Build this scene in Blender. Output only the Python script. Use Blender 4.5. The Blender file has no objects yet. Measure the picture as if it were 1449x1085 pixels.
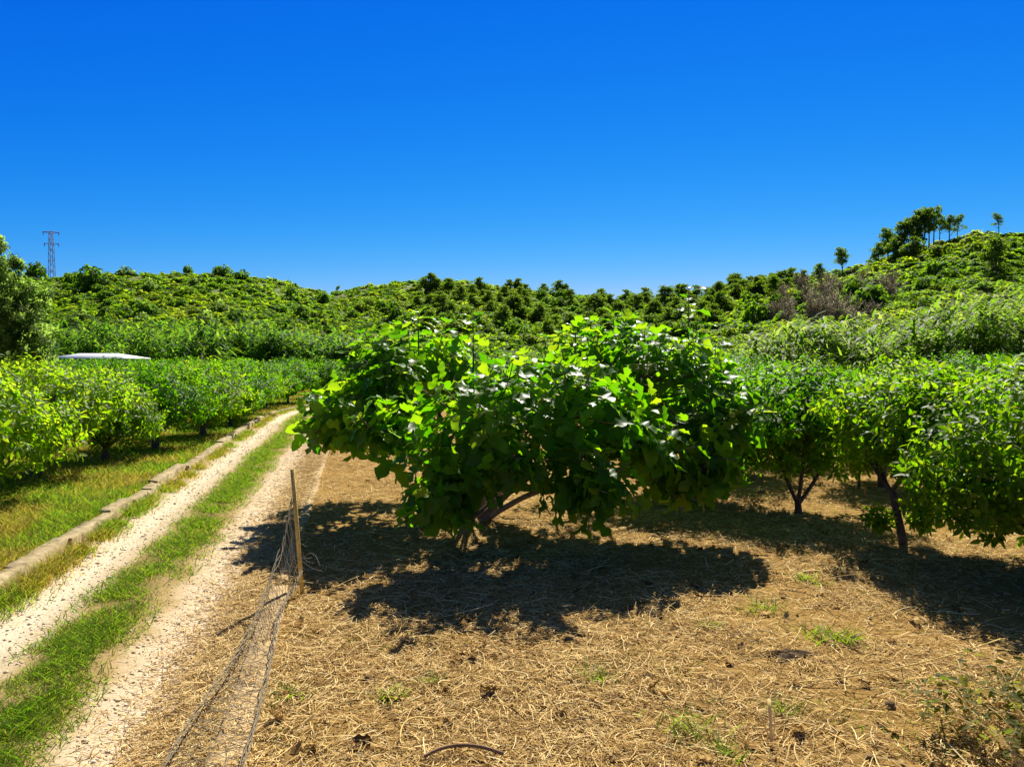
import bpy, math, random
import numpy as np
from mathutils import Vector

scene = bpy.context.scene
COL = scene.collection
R = math.radians

# ------------------------------------------------------------------ camera, sky, sun, exposure
CAM_Z = 2.55
cam_data = bpy.data.cameras.new('camera')
cam = bpy.data.objects.new('camera', cam_data)
COL.objects.link(cam)
cam.location = (0, 0, CAM_Z)
cam.rotation_euler = (R(90 - 1.96), 0, 0)
cam_data.sensor_width = 36
cam_data.lens = 36 * 1095 / 1449
cam_data.clip_start = 0.1
cam_data.clip_end = 6000
scene.camera = cam

SUN_EL, SUN_AZ = 45.0, 15.0          # degrees above the horizon, degrees to the right of the view
world = bpy.data.worlds.new('World')
scene.world = world
world.use_nodes = True
wn, wl = world.node_tree.nodes, world.node_tree.links
bg = wn['Background']
sky = wn.new('ShaderNodeTexSky')
sky.sky_type = 'NISHITA'
sky.sun_disc = False
sky.sun_elevation = R(SUN_EL)
sky.sun_rotation = R(SUN_AZ)
sky.altitude = 300
sky.air_density = 1.0
sky.dust_density = 0.0
sky.ozone_density = 3.0
# deepen the blue of the clear sky, channel by channel
sep = wn.new('ShaderNodeSeparateColor')
comb = wn.new('ShaderNodeCombineColor')
wl.new(sky.outputs[0], sep.inputs[0])
SKY_CURVE = ((.00105, 4.0, 6.0), (.150, 1.38, 8.0), (1.92, .42, 9.0))      # gain, power, ceiling
for ch in range(3):
    pw = wn.new('ShaderNodeMath'); pw.operation = 'POWER'
    ml = wn.new('ShaderNodeMath'); ml.operation = 'MULTIPLY'
    wl.new(sep.outputs[ch], pw.inputs[0]); pw.inputs[1].default_value = SKY_CURVE[ch][1]
    wl.new(pw.outputs[0], ml.inputs[0]); ml.inputs[1].default_value = SKY_CURVE[ch][0]
    mn = wn.new('ShaderNodeMath'); mn.operation = 'MINIMUM'
    wl.new(ml.outputs[0], mn.inputs[0]); mn.inputs[1].default_value = SKY_CURVE[ch][2]
    wl.new(mn.outputs[0], comb.inputs[ch])
# the deep blue band reaches some 30 degrees up; above it the sky is dimmed and warmed to tone the shade fill
wtc = wn.new('ShaderNodeTexCoord'); wsx = wn.new('ShaderNodeSeparateXYZ')
wl.new(wtc.outputs['Generated'], wsx.inputs[0])
wmr = wn.new('ShaderNodeMapRange'); wmr.interpolation_type = 'SMOOTHSTEP'
wmr.inputs['From Min'].default_value = math.sin(R(26)); wmr.inputs['From Max'].default_value = math.sin(R(44))
wl.new(wsx.outputs['Z'], wmr.inputs['Value'])
wsc = wn.new('ShaderNodeMix'); wsc.data_type = 'RGBA'; wsc.blend_type = 'MULTIPLY'; wsc.inputs[0].default_value = 1
wl.new(sky.outputs[0], wsc.inputs[6]); wsc.inputs[7].default_value = (.38, .34, .27, 1)
wmx = wn.new('ShaderNodeMix'); wmx.data_type = 'RGBA'
wl.new(wmr.outputs[0], wmx.inputs[0]); wl.new(comb.outputs[0], wmx.inputs[6]); wl.new(wsc.outputs[2], wmx.inputs[7])
wl.new(wmx.outputs[2], bg.inputs['Color'])
bg.inputs['Strength'].default_value = 0.1

sun_data = bpy.data.lights.new('sun', 'SUN')
sun_data.energy = 5.0
sun_data.angle = R(0.5)
sun_data.color = (1.0, 0.94, 0.86)
sun = bpy.data.objects.new('sun', sun_data)
COL.objects.link(sun)
sdir = Vector((math.sin(R(SUN_AZ)) * math.cos(R(SUN_EL)), math.cos(R(SUN_AZ)) * math.cos(R(SUN_EL)), math.sin(R(SUN_EL))))
sun.rotation_euler = sdir.to_track_quat('Z', 'Y').to_euler()
sun.location = (40, 60, 80)

vs = scene.view_settings
vs.view_transform = 'Standard'
vs.look = 'None'
vs.exposure = 1.0
vs.gamma = 1.0
scene.render.engine = 'CYCLES'
cy = scene.cycles
cy.max_bounces = 8
cy.diffuse_bounces = 4
cy.glossy_bounces = 2
cy.transmission_bounces = 6
cy.sample_clamp_indirect = 6

rng = np.random.default_rng(11)

# ------------------------------------------------------------------ helpers
def lattice(ix, iy, seed):
    h = (ix.astype(np.int64) * 374761393 + iy.astype(np.int64) * 668265263 + seed * 1442695041) & 0x7fffffff
    h = ((h ^ (h >> 13)) * 1274126177) & 0x7fffffff
    return ((h ^ (h >> 16)) & 0xffff) / 65535.0

def noise(x, y, scale=1.0, seed=0, octaves=3):
    x = np.asarray(x, float) / scale
    y = np.asarray(y, float) / scale
    out, amp, tot = 0.0, 1.0, 0.0
    for k in range(octaves):
        ix, iy = np.floor(x), np.floor(y)
        fx, fy = x - ix, y - iy
        fx, fy = fx * fx * (3 - 2 * fx), fy * fy * (3 - 2 * fy)
        a, b = lattice(ix, iy, seed + k), lattice(ix + 1, iy, seed + k)
        c, d = lattice(ix, iy + 1, seed + k), lattice(ix + 1, iy + 1, seed + k)
        out = out + amp * ((a * (1 - fx) + b * fx) * (1 - fy) + (c * (1 - fx) + d * fx) * fy)
        tot += amp
        amp *= 0.5
        x, y = x * 2.03, y * 2.03
    return out / tot            # 0..1

class MB:
    """collects vertices and faces and links them as ONE mesh object"""
    def __init__(self):
        self.v, self.f3, self.f4, self.n, self.att = [], [], [], 0, []
    def add(self, V, F, tone=None):
        V = np.asarray(V, float).reshape(-1, 3)
        F = np.asarray(F, np.int64)
        self.v.append(V)
        if tone is not None:
            self.att.append(np.broadcast_to(np.asarray(tone, float), (len(V),)))
        if len(F):
            (self.f3 if F.shape[1] == 3 else self.f4).append(F + self.n)
        self.n += len(V)
        return self
    def addq(self, V, F3, F4):
        V = np.asarray(V, float).reshape(-1, 3)
        self.v.append(V)
        if len(F3): self.f3.append(np.asarray(F3) + self.n)
        if len(F4): self.f4.append(np.asarray(F4) + self.n)
        self.n += len(V)
    def mesh(self, name, mat, smooth=False):
        V = np.concatenate(self.v) if self.v else np.zeros((0, 3))
        F3 = np.concatenate(self.f3) if self.f3 else np.zeros((0, 3), np.int64)
        F4 = np.concatenate(self.f4) if self.f4 else np.zeros((0, 4), np.int64)
        me = bpy.data.meshes.new(name)
        me.vertices.add(len(V))
        me.vertices.foreach_set('co', V.astype(np.float32).ravel())
        idx = np.concatenate([F3.ravel(), F4.ravel()]).astype(np.int32)
        start = np.concatenate([np.arange(len(F3)) * 3, len(F3) * 3 + np.arange(len(F4)) * 4]).astype(np.int32)
        me.loops.add(len(idx))
        me.loops.foreach_set('vertex_index', idx)
        me.polygons.add(len(start))
        me.polygons.foreach_set('loop_start', start)
        if smooth:
            me.polygons.foreach_set('use_smooth', np.ones(len(start), bool))
        me.update(calc_edges=True)
        if self.att:
            a = me.attributes.new('tone', 'FLOAT', 'POINT')
            a.data.foreach_set('value', np.concatenate(self.att).astype(np.float32))
        me.materials.append(mat)
        return me
    def build(self, name, mat, parent=None, smooth=False):
        return link(name, self.mesh(name, mat, smooth), parent)

def link(name, data, parent=None):
    o = bpy.data.objects.new(name, data)
    COL.objects.link(o)
    if parent is not None:
        o.parent = parent
    return o

def tag(o, label=None, cat=None, group=None, kind=None):
    if label: o['label'] = label
    if cat: o['category'] = cat
    if group: o['group'] = group
    if kind: o['kind'] = kind
    return o

def empty(name, loc=(0, 0, 0), rz=0.0):
    o = link(name, None)
    o.empty_display_size = 0.3
    o.location = loc
    o.rotation_euler = (0, 0, rz)
    return o

KIDS = {}
def kids(o):
    return [c for c in o.children]

def copy_tree(o, parent=None):
    c = o.copy()
    COL.objects.link(c)
    c.parent = parent
    for ch in kids(o):
        copy_tree(ch, c)
    return c

def unit(a):
    a = np.asarray(a, float)
    return a / np.maximum(np.linalg.norm(a, axis=-1, keepdims=True), 1e-9)

def tube(mb, pts, radii, n=6, tone=None, cap=True):
    pts = np.asarray(pts, float)
    radii = np.broadcast_to(np.asarray(radii, float), (len(pts),))
    T = unit(np.gradient(pts, axis=0))
    ref = np.array([0.0, 0.0, 1.0]) if abs(T[0][2]) < 0.9 else np.array([1.0, 0.0, 0.0])
    A = unit(np.cross(T, ref))
    B = np.cross(T, A)
    ang = np.arange(n) * 2 * math.pi / n
    V = pts[:, None, :] + radii[:, None, None] * (np.cos(ang)[None, :, None] * A[:, None, :] + np.sin(ang)[None, :, None] * B[:, None, :])
    m = len(pts)
    i = np.arange(m - 1)[:, None] * n
    j = np.arange(n)[None, :]
    jn = (j + 1) % n
    F = np.stack([i + j, i + jn, i + n + jn, i + n + j], -1).reshape(-1, 4)
    V = V.reshape(-1, 3)
    if cap and n >= 3:
        e = (m - 1) * n
        F3 = [[e, e + k, e + k + 1] for k in range(1, n - 1)]
        mb.addq(V, F3, F)
        if tone is not None: mb.att.append(np.full(len(V), float(tone)))
    else:
        mb.add(V, F, tone)

def bezier(p0, p1, p2, n=7):
    t = np.linspace(0, 1, n)[:, None]
    return (1 - t) ** 2 * np.asarray(p0, float) + 2 * t * (1 - t) * np.asarray(p1, float) + t ** 2 * np.asarray(p2, float)

def box(mb, c, s, rz=0.0, tone=None):
    c = np.asarray(c, float)
    x, y, z = np.asarray(s, float) / 2
    V = np.array([[-x, -y, -z], [x, -y, -z], [x, y, -z], [-x, y, -z], [-x, -y, z], [x, -y, z], [x, y, z], [-x, y, z]])
    cr, sr = math.cos(rz), math.sin(rz)
    V = np.stack([V[:, 0] * cr - V[:, 1] * sr, V[:, 0] * sr + V[:, 1] * cr, V[:, 2]], 1) + c
    mb.add(V, [[0, 3, 2, 1], [4, 5, 6, 7], [0, 1, 5, 4], [1, 2, 6, 5], [2, 3, 7, 6], [3, 0, 4, 7]], tone)

def scatter_leaves(mb, tmpl, P, D, N, S, droop=None, tone=None):
    """tmpl = (V, F3, F4): x along the leaf, y across, z along its normal"""
    TV, F3, F4 = tmpl
    D = unit(D)
    B = unit(np.cross(N, D))
    N = np.cross(D, B)
    n, k = len(P), len(TV)
    x, y, z = TV[:, 0][None, :], TV[:, 1][None, :], TV[:, 2][None, :]
    if droop is not None:
        z = z - np.asarray(droop)[:, None] * x * x
    S = np.broadcast_to(np.asarray(S, float), (n,))[:, None, None]
    V = P[:, None, :] + S * (x[..., None] * D[:, None, :] + y[..., None] * B[:, None, :] + z[..., None] * N[:, None, :])
    off = (np.arange(n) * k)[:, None, None]
    mb.addq(V.reshape(-1, 3), (off + np.asarray(F3)[None]).reshape(-1, 3) if len(F3) else [], (off + np.asarray(F4)[None]).reshape(-1, 4) if len(F4) else [])
    if tone is not None:
        mb.att.append(np.repeat(np.broadcast_to(np.asarray(tone, float), (n,)), k))

def ribbons(mb, P, D, L, W, up, curve, seg=3, taper=True, tone=None, twist=None):
    """grass blades, straw, reed leaves: P roots, D start directions, curve = bend vector per ribbon"""
    n = len(P)
    t = np.linspace(0, 1, seg + 1)
    D = unit(D)
    L = np.broadcast_to(np.asarray(L, float), (n,))
    W = np.broadcast_to(np.asarray(W, float), (n,))
    C = P[:, None, :] + L[:, None, None] * (t[None, :, None] * D[:, None, :] + (t ** 2)[None, :, None] * curve[:, None, :])
    side = unit(np.cross(D, up))
    w = W[:, None] * ((1 - t ** 1.6 * 0.92)[None, :] if taper else np.ones(seg + 1)[None, :])
    Lf = C - side[:, None, :] * w[..., None] / 2
    Rt = C + side[:, None, :] * w[..., None] / 2
    V = np.stack([Lf, Rt], 2).reshape(n, -1, 3)
    k = 2 * (seg + 1)
    i = np.arange(seg) * 2
    F = np.stack([i, i + 1, i + 3, i + 2], 1)
    off = (np.arange(n) * k)[:, None, None]
    mb.v.append(V.reshape(-1, 3))
    mb.f4.append((off + F[None] + mb.n).reshape(-1, 4))
    mb.n += n * k
    if tone is not None:
        mb.att.append(np.repeat(np.broadcast_to(np.asarray(tone, float), (n,)), k))

def rand_dirs(n):
    return unit(rng.normal(size=(n, 3)))

# ------------------------------------------------------------------ materials
def new_mat(name):
    m = bpy.data.materials.new(name)
    m.use_nodes = True
    return m, m.node_tree.nodes, m.node_tree.links, m.node_tree.nodes['Principled BSDF']

def ramp(nodes, stops):
    r = nodes.new('ShaderNodeValToRGB')
    el = r.color_ramp.elements
    while len(el) < len(stops):
        el.new(0.5)
    for e, (p, c) in zip(el, stops):
        e.position = p
        e.color = (*c, 1)
    return r

def leaf_mat(name, cols, tcols, rough=0.4, tfac=0.45, spec=0.5, use_tone=False, tone_mix=0.5):
    """cols: dark..light reflectance, tcols: transmitted colour"""
    m, n, l, b = new_mat(name)
    geo = n.new('ShaderNodeNewGeometry')
    src = geo.outputs['Random Per Island']
    if use_tone:
        at = n.new('ShaderNodeAttribute')
        at.attribute_name = 'tone'
        mx = n.new('ShaderNodeMix')
        mx.inputs[0].default_value = tone_mix
        l.new(src, mx.inputs[2])
        l.new(at.outputs['Fac'], mx.inputs[3])
        src = mx.outputs[0]
    k = len(cols)
    r1 = ramp(n, [(i / (k - 1), c) for i, c in enumerate(cols)])
    r2 = ramp(n, [(i / (len(tcols) - 1), c) for i, c in enumerate(tcols)])
    l.new(src, r1.inputs[0])
    l.new(src, r2.inputs[0])
    l.new(r1.outputs[0], b.inputs['Base Color'])
    b.inputs['Roughness'].default_value = rough
    b.inputs['Specular IOR Level'].default_value = spec
    tr = n.new('ShaderNodeBsdfTranslucent')
    l.new(r2.outputs[0], tr.inputs['Color'])
    ms = n.new('ShaderNodeMixShader')
    ms.inputs[0].default_value = tfac
    l.new(b.outputs[0], ms.inputs[1])
    l.new(tr.outputs[0], ms.inputs[2])
    l.new(ms.outputs[0], n['Material Output'].inputs['Surface'])
    return m

def noisy_mat(name, stops, scale=4.0, detail=6.0, rough=0.9, bump=0.3, bump_scale=None, spec=0.2, dist=0.02):
    m, n, l, b = new_mat(name)
    tc = n.new('ShaderNodeTexCoord')
    nz = n.new('ShaderNodeTexNoise')
    nz.inputs['Scale'].default_value = scale
    nz.inputs['Detail'].default_value = detail
    nz.inputs['Roughness'].default_value = 0.65
    l.new(tc.outputs['Object'], nz.inputs['Vector'])
    r = ramp(n, stops)
    l.new(nz.outputs['Fac'], r.inputs[0])
    l.new(r.outputs[0], b.inputs['Base Color'])
    b.inputs['Roughness'].default_value = rough
    b.inputs['Specular IOR Level'].default_value = spec
    nb = n.new('ShaderNodeTexNoise')
    nb.inputs['Scale'].default_value = bump_scale or scale * 6
    nb.inputs['Detail'].default_value = 5
    l.new(tc.outputs['Object'], nb.inputs['Vector'])
    bp = n.new('ShaderNodeBump')
    bp.inputs['Strength'].default_value = bump
    bp.inputs['Distance'].default_value = dist
    l.new(nb.outputs['Fac'], bp.inputs['Height'])
    l.new(bp.outputs[0], b.inputs['Normal'])
    return m

def island_mat(name, cols, rough=0.8, spec=0.2, tfac=0.0, use_tone=False):
    m, n, l, b = new_mat(name)
    geo = n.new('ShaderNodeNewGeometry')
    src = geo.outputs['Random Per Island']
    if use_tone:
        at = n.new('ShaderNodeAttribute')
        at.attribute_name = 'tone'
        src = at.outputs['Fac']
    r = ramp(n, [(i / (len(cols) - 1), c) for i, c in enumerate(cols)])
    l.new(src, r.inputs[0])
    l.new(r.outputs[0], b.inputs['Base Color'])
    b.inputs['Roughness'].default_value = rough
    b.inputs['Specular IOR Level'].default_value = spec
    if tfac:
        tr = n.new('ShaderNodeBsdfTranslucent')
        l.new(r.outputs[0], tr.inputs['Color'])
        ms = n.new('ShaderNodeMixShader')
        ms.inputs[0].default_value = tfac
        l.new(b.outputs[0], ms.inputs[1])
        l.new(tr.outputs[0], ms.inputs[2])
        l.new(ms.outputs[0], n['Material Output'].inputs['Surface'])
    return m

def plain(name, col, rough=.6, metal=0.0, spec=.4):
    m, n, l, b = new_mat(name)
    nz = n.new('ShaderNodeTexNoise'); nz.inputs['Scale'].default_value = 6; nz.inputs['Detail'].default_value = 6
    tc = n.new('ShaderNodeTexCoord'); l.new(tc.outputs['Object'], nz.inputs['Vector'])
    r = ramp(n, [(.3, tuple(c * .75 for c in col)), (.7, col)])
    l.new(nz.outputs['Fac'], r.inputs[0]); l.new(r.outputs[0], b.inputs['Base Color'])
    b.inputs['Roughness'].default_value = rough; b.inputs['Metallic'].default_value = metal; b.inputs['Specular IOR Level'].default_value = spec
    return m
M = {}
M['fig_leaf'] = leaf_mat('fig_leaf', [(.030, .085, .006), (.048, .115, .008), (.066, .135, .010), (.09, .155, .012)],
                         [(.10, .38, .002), (.20, .54, .003), (.30, .64, .004), (.52, .72, .012)], rough=.4, tfac=.52, spec=.12)
M['citrus_leaf'] = leaf_mat('citrus_leaf', [(.022, .070, .004), (.035, .10, .005), (.055, .12, .006), (.09, .14, .010)],
                            [(.08, .33, .002), (.18, .49, .003), (.34, .60, .008)], rough=.45, tfac=.52, spec=.07)
M['citrus_leaf_pale'] = leaf_mat('citrus_leaf_pale', [(.04, .095, .005), (.065, .125, .006), (.10, .15, .010), (.16, .18, .020)],
                                 [(.22, .50, .003), (.36, .62, .006), (.60, .74, .02)], rough=.42, tfac=.58, spec=.10)
M['citrus_leaf_warm'] = leaf_mat('citrus_leaf_warm', [(.035, .085, .004), (.055, .115, .005), (.085, .135, .008), (.13, .155, .014)],
                                 [(.15, .43, .002), (.28, .55, .004), (.50, .68, .012)], rough=.45, tfac=.56, spec=.09)
M['olive_leaf'] = leaf_mat('olive_leaf', [(.045, .065, .015), (.07, .095, .018), (.13, .15, .035)], [(.26, .46, .05), (.40, .58, .09)], rough=.6, tfac=.58, spec=.08)
M['reed_leaf'] = leaf_mat('reed_leaf', [(.05, .10, .010), (.08, .13, .016), (.12, .16, .028), (.2, .21, .06)],
                          [(.20, .42, .018), (.32, .54, .035), (.5, .62, .09)], rough=.55, tfac=.52, spec=.10)
M['cane_leaf'] = leaf_mat('cane_leaf', [(.030, .085, .008), (.05, .12, .012), (.09, .155, .02)],
                          [(.12, .36, .010), (.24, .50, .02), (.40, .58, .04)], rough=.6, tfac=.5, spec=.08)
M['scrub_leaf'] = leaf_mat('scrub_leaf', [(.035, .080, .008), (.07, .125, .009), (.11, .155, .010), (.15, .16, .014)],
                           [(.18, .42, .008), (.36, .60, .010), (.60, .70, .018)], rough=.7, tfac=.55, spec=.1, use_tone=True, tone_mix=.72)
M['dark_scrub_leaf'] = leaf_mat('dark_scrub_leaf', [(.034, .075, .008), (.058, .108, .010), (.09, .135, .013)],
                                [(.18, .42, .009), (.32, .54, .014)], rough=.7, tfac=.45, spec=.1)
M['pine_leaf'] = leaf_mat('pine_leaf', [(.036, .070, .008), (.060, .100, .010), (.09, .13, .014)],
                          [(.20, .40, .010), (.36, .54, .014)], rough=.7, tfac=.45, spec=.1)
M['dry_twig'] = island_mat('dry_twig', [(.15, .12, .05), (.25, .20, .085), (.37, .31, .15)])
M['bark'] = noisy_mat('bark', [(.3, (.05, .036, .026)), (.7, (.14, .105, .075))], scale=9, bump=.5)
M['fig_bark'] = noisy_mat('fig_bark', [(.3, (.11, .085, .065)), (.7, (.25, .21, .165))], scale=8, bump=.4)
M['twig'] = noisy_mat('twig', [(.3, (.10, .09, .04)), (.7, (.2, .19, .08))], scale=9, bump=.1)

# ------------------------------------------------------------------ the lie of the land
def road_centre(y):
    y = np.asarray(y, float)
    return -2.38 - 0.2 * y + 0.022 * np.maximum(y - 32, 0) ** 2
def footing_x(y):           # centre of the footing strip at the right of the road
    return -0.84 - 0.2 * np.asarray(y, float)
def kerb_x(y):
    y = np.asarray(y, float)
    return -3.93 - 0.2 * y + 0.022 * np.maximum(y - 32, 0) ** 2

def field_z(x, y):
    return (noise(x, y, 1.6, 3, 3) - .5) * .09 + (noise(x, y, .35, 9, 2) - .5) * .035
def verge_z(x, y):
    return .05 + (noise(x, y, 1.8, 23, 3) - .5) * .10
def road_z(x, y):
    a = x - road_centre(y)
    rut = -.035 * (np.exp(-((a - .85) / .35) ** 2) + np.exp(-((a + .85) / .35) ** 2))
    return .01 + rut + .03 * np.exp(-(a / .4) ** 2) + (noise(x, y, .5, 5, 3) - .5) * .03

def strip_grid(mb, ys, xl, xr, zf, nx):
    V = []
    t = np.linspace(0, 1, nx) ** 1.0
    for y in ys:
        l, r = xl(y), xr(y)
        V.append(np.stack([l + (r - l) * t, np.full(nx, y), np.zeros(nx)], 1))
    V = np.concatenate(V)
    V[:, 2] = zf(V[:, 0], V[:, 1])
    m = len(ys)
    i = np.arange(m - 1)[:, None] * nx
    j = np.arange(nx - 1)[None]
    F = np.stack([i + j, i + j + 1, i + nx + j + 1, i + nx + j], -1).reshape(-1, 4)
    mb.add(V, F)
    return V

ys_near = np.concatenate([np.arange(1.0, 16, .09), np.arange(16, 30, .2), np.arange(30, 72, .5)])

# base ground to the horizon
def ground_material(name, dark, mid, light, green, gscale, gcover, bump=.6):
    m, n, l, b = new_mat(name)
    tc = n.new('ShaderNodeTexCoord')
    a = n.new('ShaderNodeTexNoise'); a.inputs['Scale'].default_value = 22; a.inputs['Detail'].default_value = 8; a.inputs['Roughness'].default_value = .7
    c = n.new('ShaderNodeTexNoise'); c.inputs['Scale'].default_value = gscale; c.inputs['Detail'].default_value = 5
    for q in (a, c): l.new(tc.outputs['Object'], q.inputs['Vector'])
    r = ramp(n, [(.3, dark), (.5, mid), (.72, light)])
    l.new(a.outputs['Fac'], r.inputs[0])
    g = ramp(n, [(gcover, (0, 0, 0)), (gcover + .14, (1, 1, 1))])
    l.new(c.outputs['Fac'], g.inputs[0])
    mx = n.new('ShaderNodeMix'); mx.data_type = 'RGBA'
    l.new(g.outputs[0], mx.inputs[0]); l.new(r.outputs[0], mx.inputs[6]); mx.inputs[7].default_value = (*green, 1)
    l.new(mx.outputs[2], b.inputs['Base Color'])
    b.inputs['Roughness'].default_value = .95
    b.inputs['Specular IOR Level'].default_value = 0
    bp = n.new('ShaderNodeBump'); bp.inputs['Strength'].default_value = bump; bp.inputs['Distance'].default_value = .03
    l.new(a.outputs['Fac'], bp.inputs['Height']); l.new(bp.outputs[0], b.inputs['Normal'])
    return m

M['ground'] = ground_material('ground', (.10, .085, .03), (.17, .14, .05), (.24, .19, .08), (.07, .10, .02), .3, .45)
M['soil'] = ground_material('soil', (.15, .088, .027), (.30, .185, .058), (.42, .28, .098), (.16, .15, .016), 1.2, .66, bump=.9)
M['verge'] = ground_material('verge', (.10, .08, .012), (.19, .145, .022), (.30, .22, .04), (.07, .12, .008), .8, .48)

gb = MB()
gb.add([[-2500, -60, -.12], [2500, -60, -.12], [2500, 3500, -.12], [-2500, 3500, -.12]], [[0, 1, 2, 3]])
tag(gb.build('ground', M['ground']), 'flat grassy valley floor under the orchards', 'ground', kind='structure')

sb = MB()
strip_grid(sb, ys_near, lambda y: footing_x(y) + .05, lambda y: 14 + .55 * y, field_z, 150)
tag(sb.build('soil', M['soil'], smooth=True), 'bare orchard soil strewn with dry brown straw', 'ground', kind='structure')
vb = MB()
strip_grid(vb, ys_near[40:], lambda y: kerb_x(y) - 16 - .3 * y, lambda y: kerb_x(y) - .02, verge_z, 130)
tag(vb.build('grass_verge', M['verge'], smooth=True), 'yellowing grassy ground under the left orchard', 'ground', kind='structure')

# dirt track: two pale wheel ruts
def road_material():
    m, n, l, b = new_mat('dirt_track')
    at = n.new('ShaderNodeAttribute'); at.attribute_name = 'tone'      # metres across the track
    tc = n.new('ShaderNodeTexCoord')
    big = n.new('ShaderNodeTexNoise'); big.inputs['Scale'].default_value = 2.2; big.inputs['Detail'].default_value = 6; big.inputs['Roughness'].default_value = .65
    fine = n.new('ShaderNodeTexNoise'); fine.inputs['Scale'].default_value = 38; fine.inputs['Detail'].default_value = 6; fine.inputs['Roughness'].default_value = .75
    vor = n.new('ShaderNodeTexVoronoi'); vor.inputs['Scale'].default_value = 30
    for q in (big, fine, vor): l.new(tc.outputs['Object'], q.inputs['Vector'])
    ma = n.new('ShaderNodeMath'); ma.operation = 'MULTIPLY_ADD'
    l.new(big.outputs['Fac'], ma.inputs[0]); ma.inputs[1].default_value = .5; ma.inputs[2].default_value = -.25
    ad = n.new('ShaderNodeMath'); ad.operation = 'ADD'
    l.new(at.outputs['Fac'], ad.inputs[0]); l.new(ma.outputs[0], ad.inputs[1])
    ab = n.new('ShaderNodeMath'); ab.operation = 'ABSOLUTE'
    l.new(ad.outputs[0], ab.inputs[0])
    ca = ramp(n, [(.0, (.20, .15, .06)), (.22, (.34, .25, .11)), (.32, (.50, .40, .25)), (.55, (.64, .54, .385)), (.80, (.50, .40, .25)), (1.0, (.42, .29, .12))])
    dv = n.new('ShaderNodeMath'); dv.operation = 'DIVIDE'; l.new(ab.outputs[0], dv.inputs[0]); dv.inputs[1].default_value = 1.55
    l.new(dv.outputs[0], ca.inputs[0])
    fr = ramp(n, [(.30, (.50, .44, .36)), (.46, (.90, .87, .82)), (.72, (1, 1, 1))])
    l.new(fine.outputs['Fac'], fr.inputs[0])
    mu = n.new('ShaderNodeMix'); mu.data_type = 'RGBA'; mu.blend_type = 'MULTIPLY'; mu.inputs[0].default_value = 1
    l.new(ca.outputs[0], mu.inputs[6]); l.new(fr.outputs[0], mu.inputs[7])
    l.new(mu.outputs[2], b.inputs['Base Color'])
    b.inputs['Roughness'].default_value = 1; b.inputs['Specular IOR Level'].default_value = 0
    mm = n.new('ShaderNodeMath'); mm.operation = 'ADD'
    l.new(fine.outputs['Fac'], mm.inputs[0]); l.new(vor.outputs['Distance'], mm.inputs[1])
    bp = n.new('ShaderNodeBump'); bp.inputs['Strength'].default_value = .45; bp.inputs['Distance'].default_value = .012
    l.new(mm.outputs[0], bp.inputs['Height']); l.new(bp.outputs[0], b.inputs['Normal'])
    return m
M['road'] = road_material()
rb = MB()
ry = np.concatenate([np.arange(1.0, 16, .07), np.arange(16, 30, .2), np.arange(30, 48, .5)])
Vr = strip_grid(rb, ry, lambda y: kerb_x(y) - .1, lambda y: footing_x(y) + .06 + .022 * max(y - 32, 0) ** 2, road_z, 46)
rb.att.append(Vr[:, 0] - road_centre(Vr[:, 1]))
tag(rb.build('dirt_road', M['road'], smooth=True), 'pale dirt track with two wheel ruts', 'dirt road', kind='structure')

# ------------------------------------------------------------------ hills
PXS = np.array([-700, -200, 0, 75, 130, 220, 320, 400, 440, 470, 500, 560, 650, 700, 760, 800, 870, 920, 960, 1040, 1100, 1150, 1200, 1240, 1300, 1380, 1420, 1449, 1700, 2300], float)
SKY = np.array([400, 384, 388, 398, 392, 390, 390, 402, 411, 419, 412, 401, 400, 406, 416, 417, 430, 428, 422, 416, 410, 397, 384, 374, 352, 338, 336, 342, 360, 400], float)
RD = np.array([230, 230, 230, 230, 230, 230, 230, 235, 245, 262, 270, 275, 275, 275, 270, 265, 255, 245, 235, 220, 205, 198, 192, 188, 184, 180, 180, 180, 190, 200], float)
BD = np.array([78, 78, 78, 78, 78, 78, 80, 84, 90, 95, 100, 104, 106, 106, 104, 100, 96, 92, 88, 80, 74, 70, 66, 64, 62, 60, 60, 60, 60, 60], float)
UX = (PXS - 724.5) / 1095
def ridge(u): return np.interp(u, UX, RD)
def base(u): return np.interp(u, UX, BD)
def aridge(u): return (505 - np.interp(u, UX, SKY)) / 1095
def hill_z(x, y):
    u = x / y
    Rr, Bb, A = ridge(u), base(u), aridge(u)
    t = (y - Bb) / (Rr - Bb)
    tc = np.clip(t, 0, 1)
    a0 = -CAM_Z / Bb
    a = a0 + (A - a0) * (1 - (1 - tc) ** 1.35)
    z = CAM_Z + a * np.minimum(y, Rr)
    z = z - np.maximum(y - Rr, 0) ** 1.25 * .12
    z = z + (noise(x, y, 22, 41, 3) - .5) * 5.0 * tc * (1 - tc) ** .8
    return np.where(t < 0, -.3, z)
us = np.linspace(-1.15, 1.15, 260)
ds = np.concatenate([np.linspace(55, 300, 150), np.linspace(310, 420, 12)])
U, Dd = np.meshgrid(us, ds)
hx, hy = (U * Dd).ravel(), Dd.ravel()
hb = MB()
nx = len(us)
i = np.arange(len(ds) - 1)[:, None] * nx
j = np.arange(nx - 1)[None]
hb.add(np.stack([hx, hy, hill_z(hx, hy)], 1), np.stack([i + j, i + j + 1, i + nx + j + 1, i + nx + j], -1).reshape(-1, 4))
M['hill'] = noisy_mat('hill', [(.3, (.05, .08, .010)), (.5, (.10, .13, .012)), (.7, (.15, .16, .018))], scale=.12, detail=10, bump=.6, bump_scale=.8, dist=.5)
tag(hb.build('hills', M['hill'], smooth=True), 'scrub covered hills closing the valley', 'hills', kind='structure')

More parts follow.
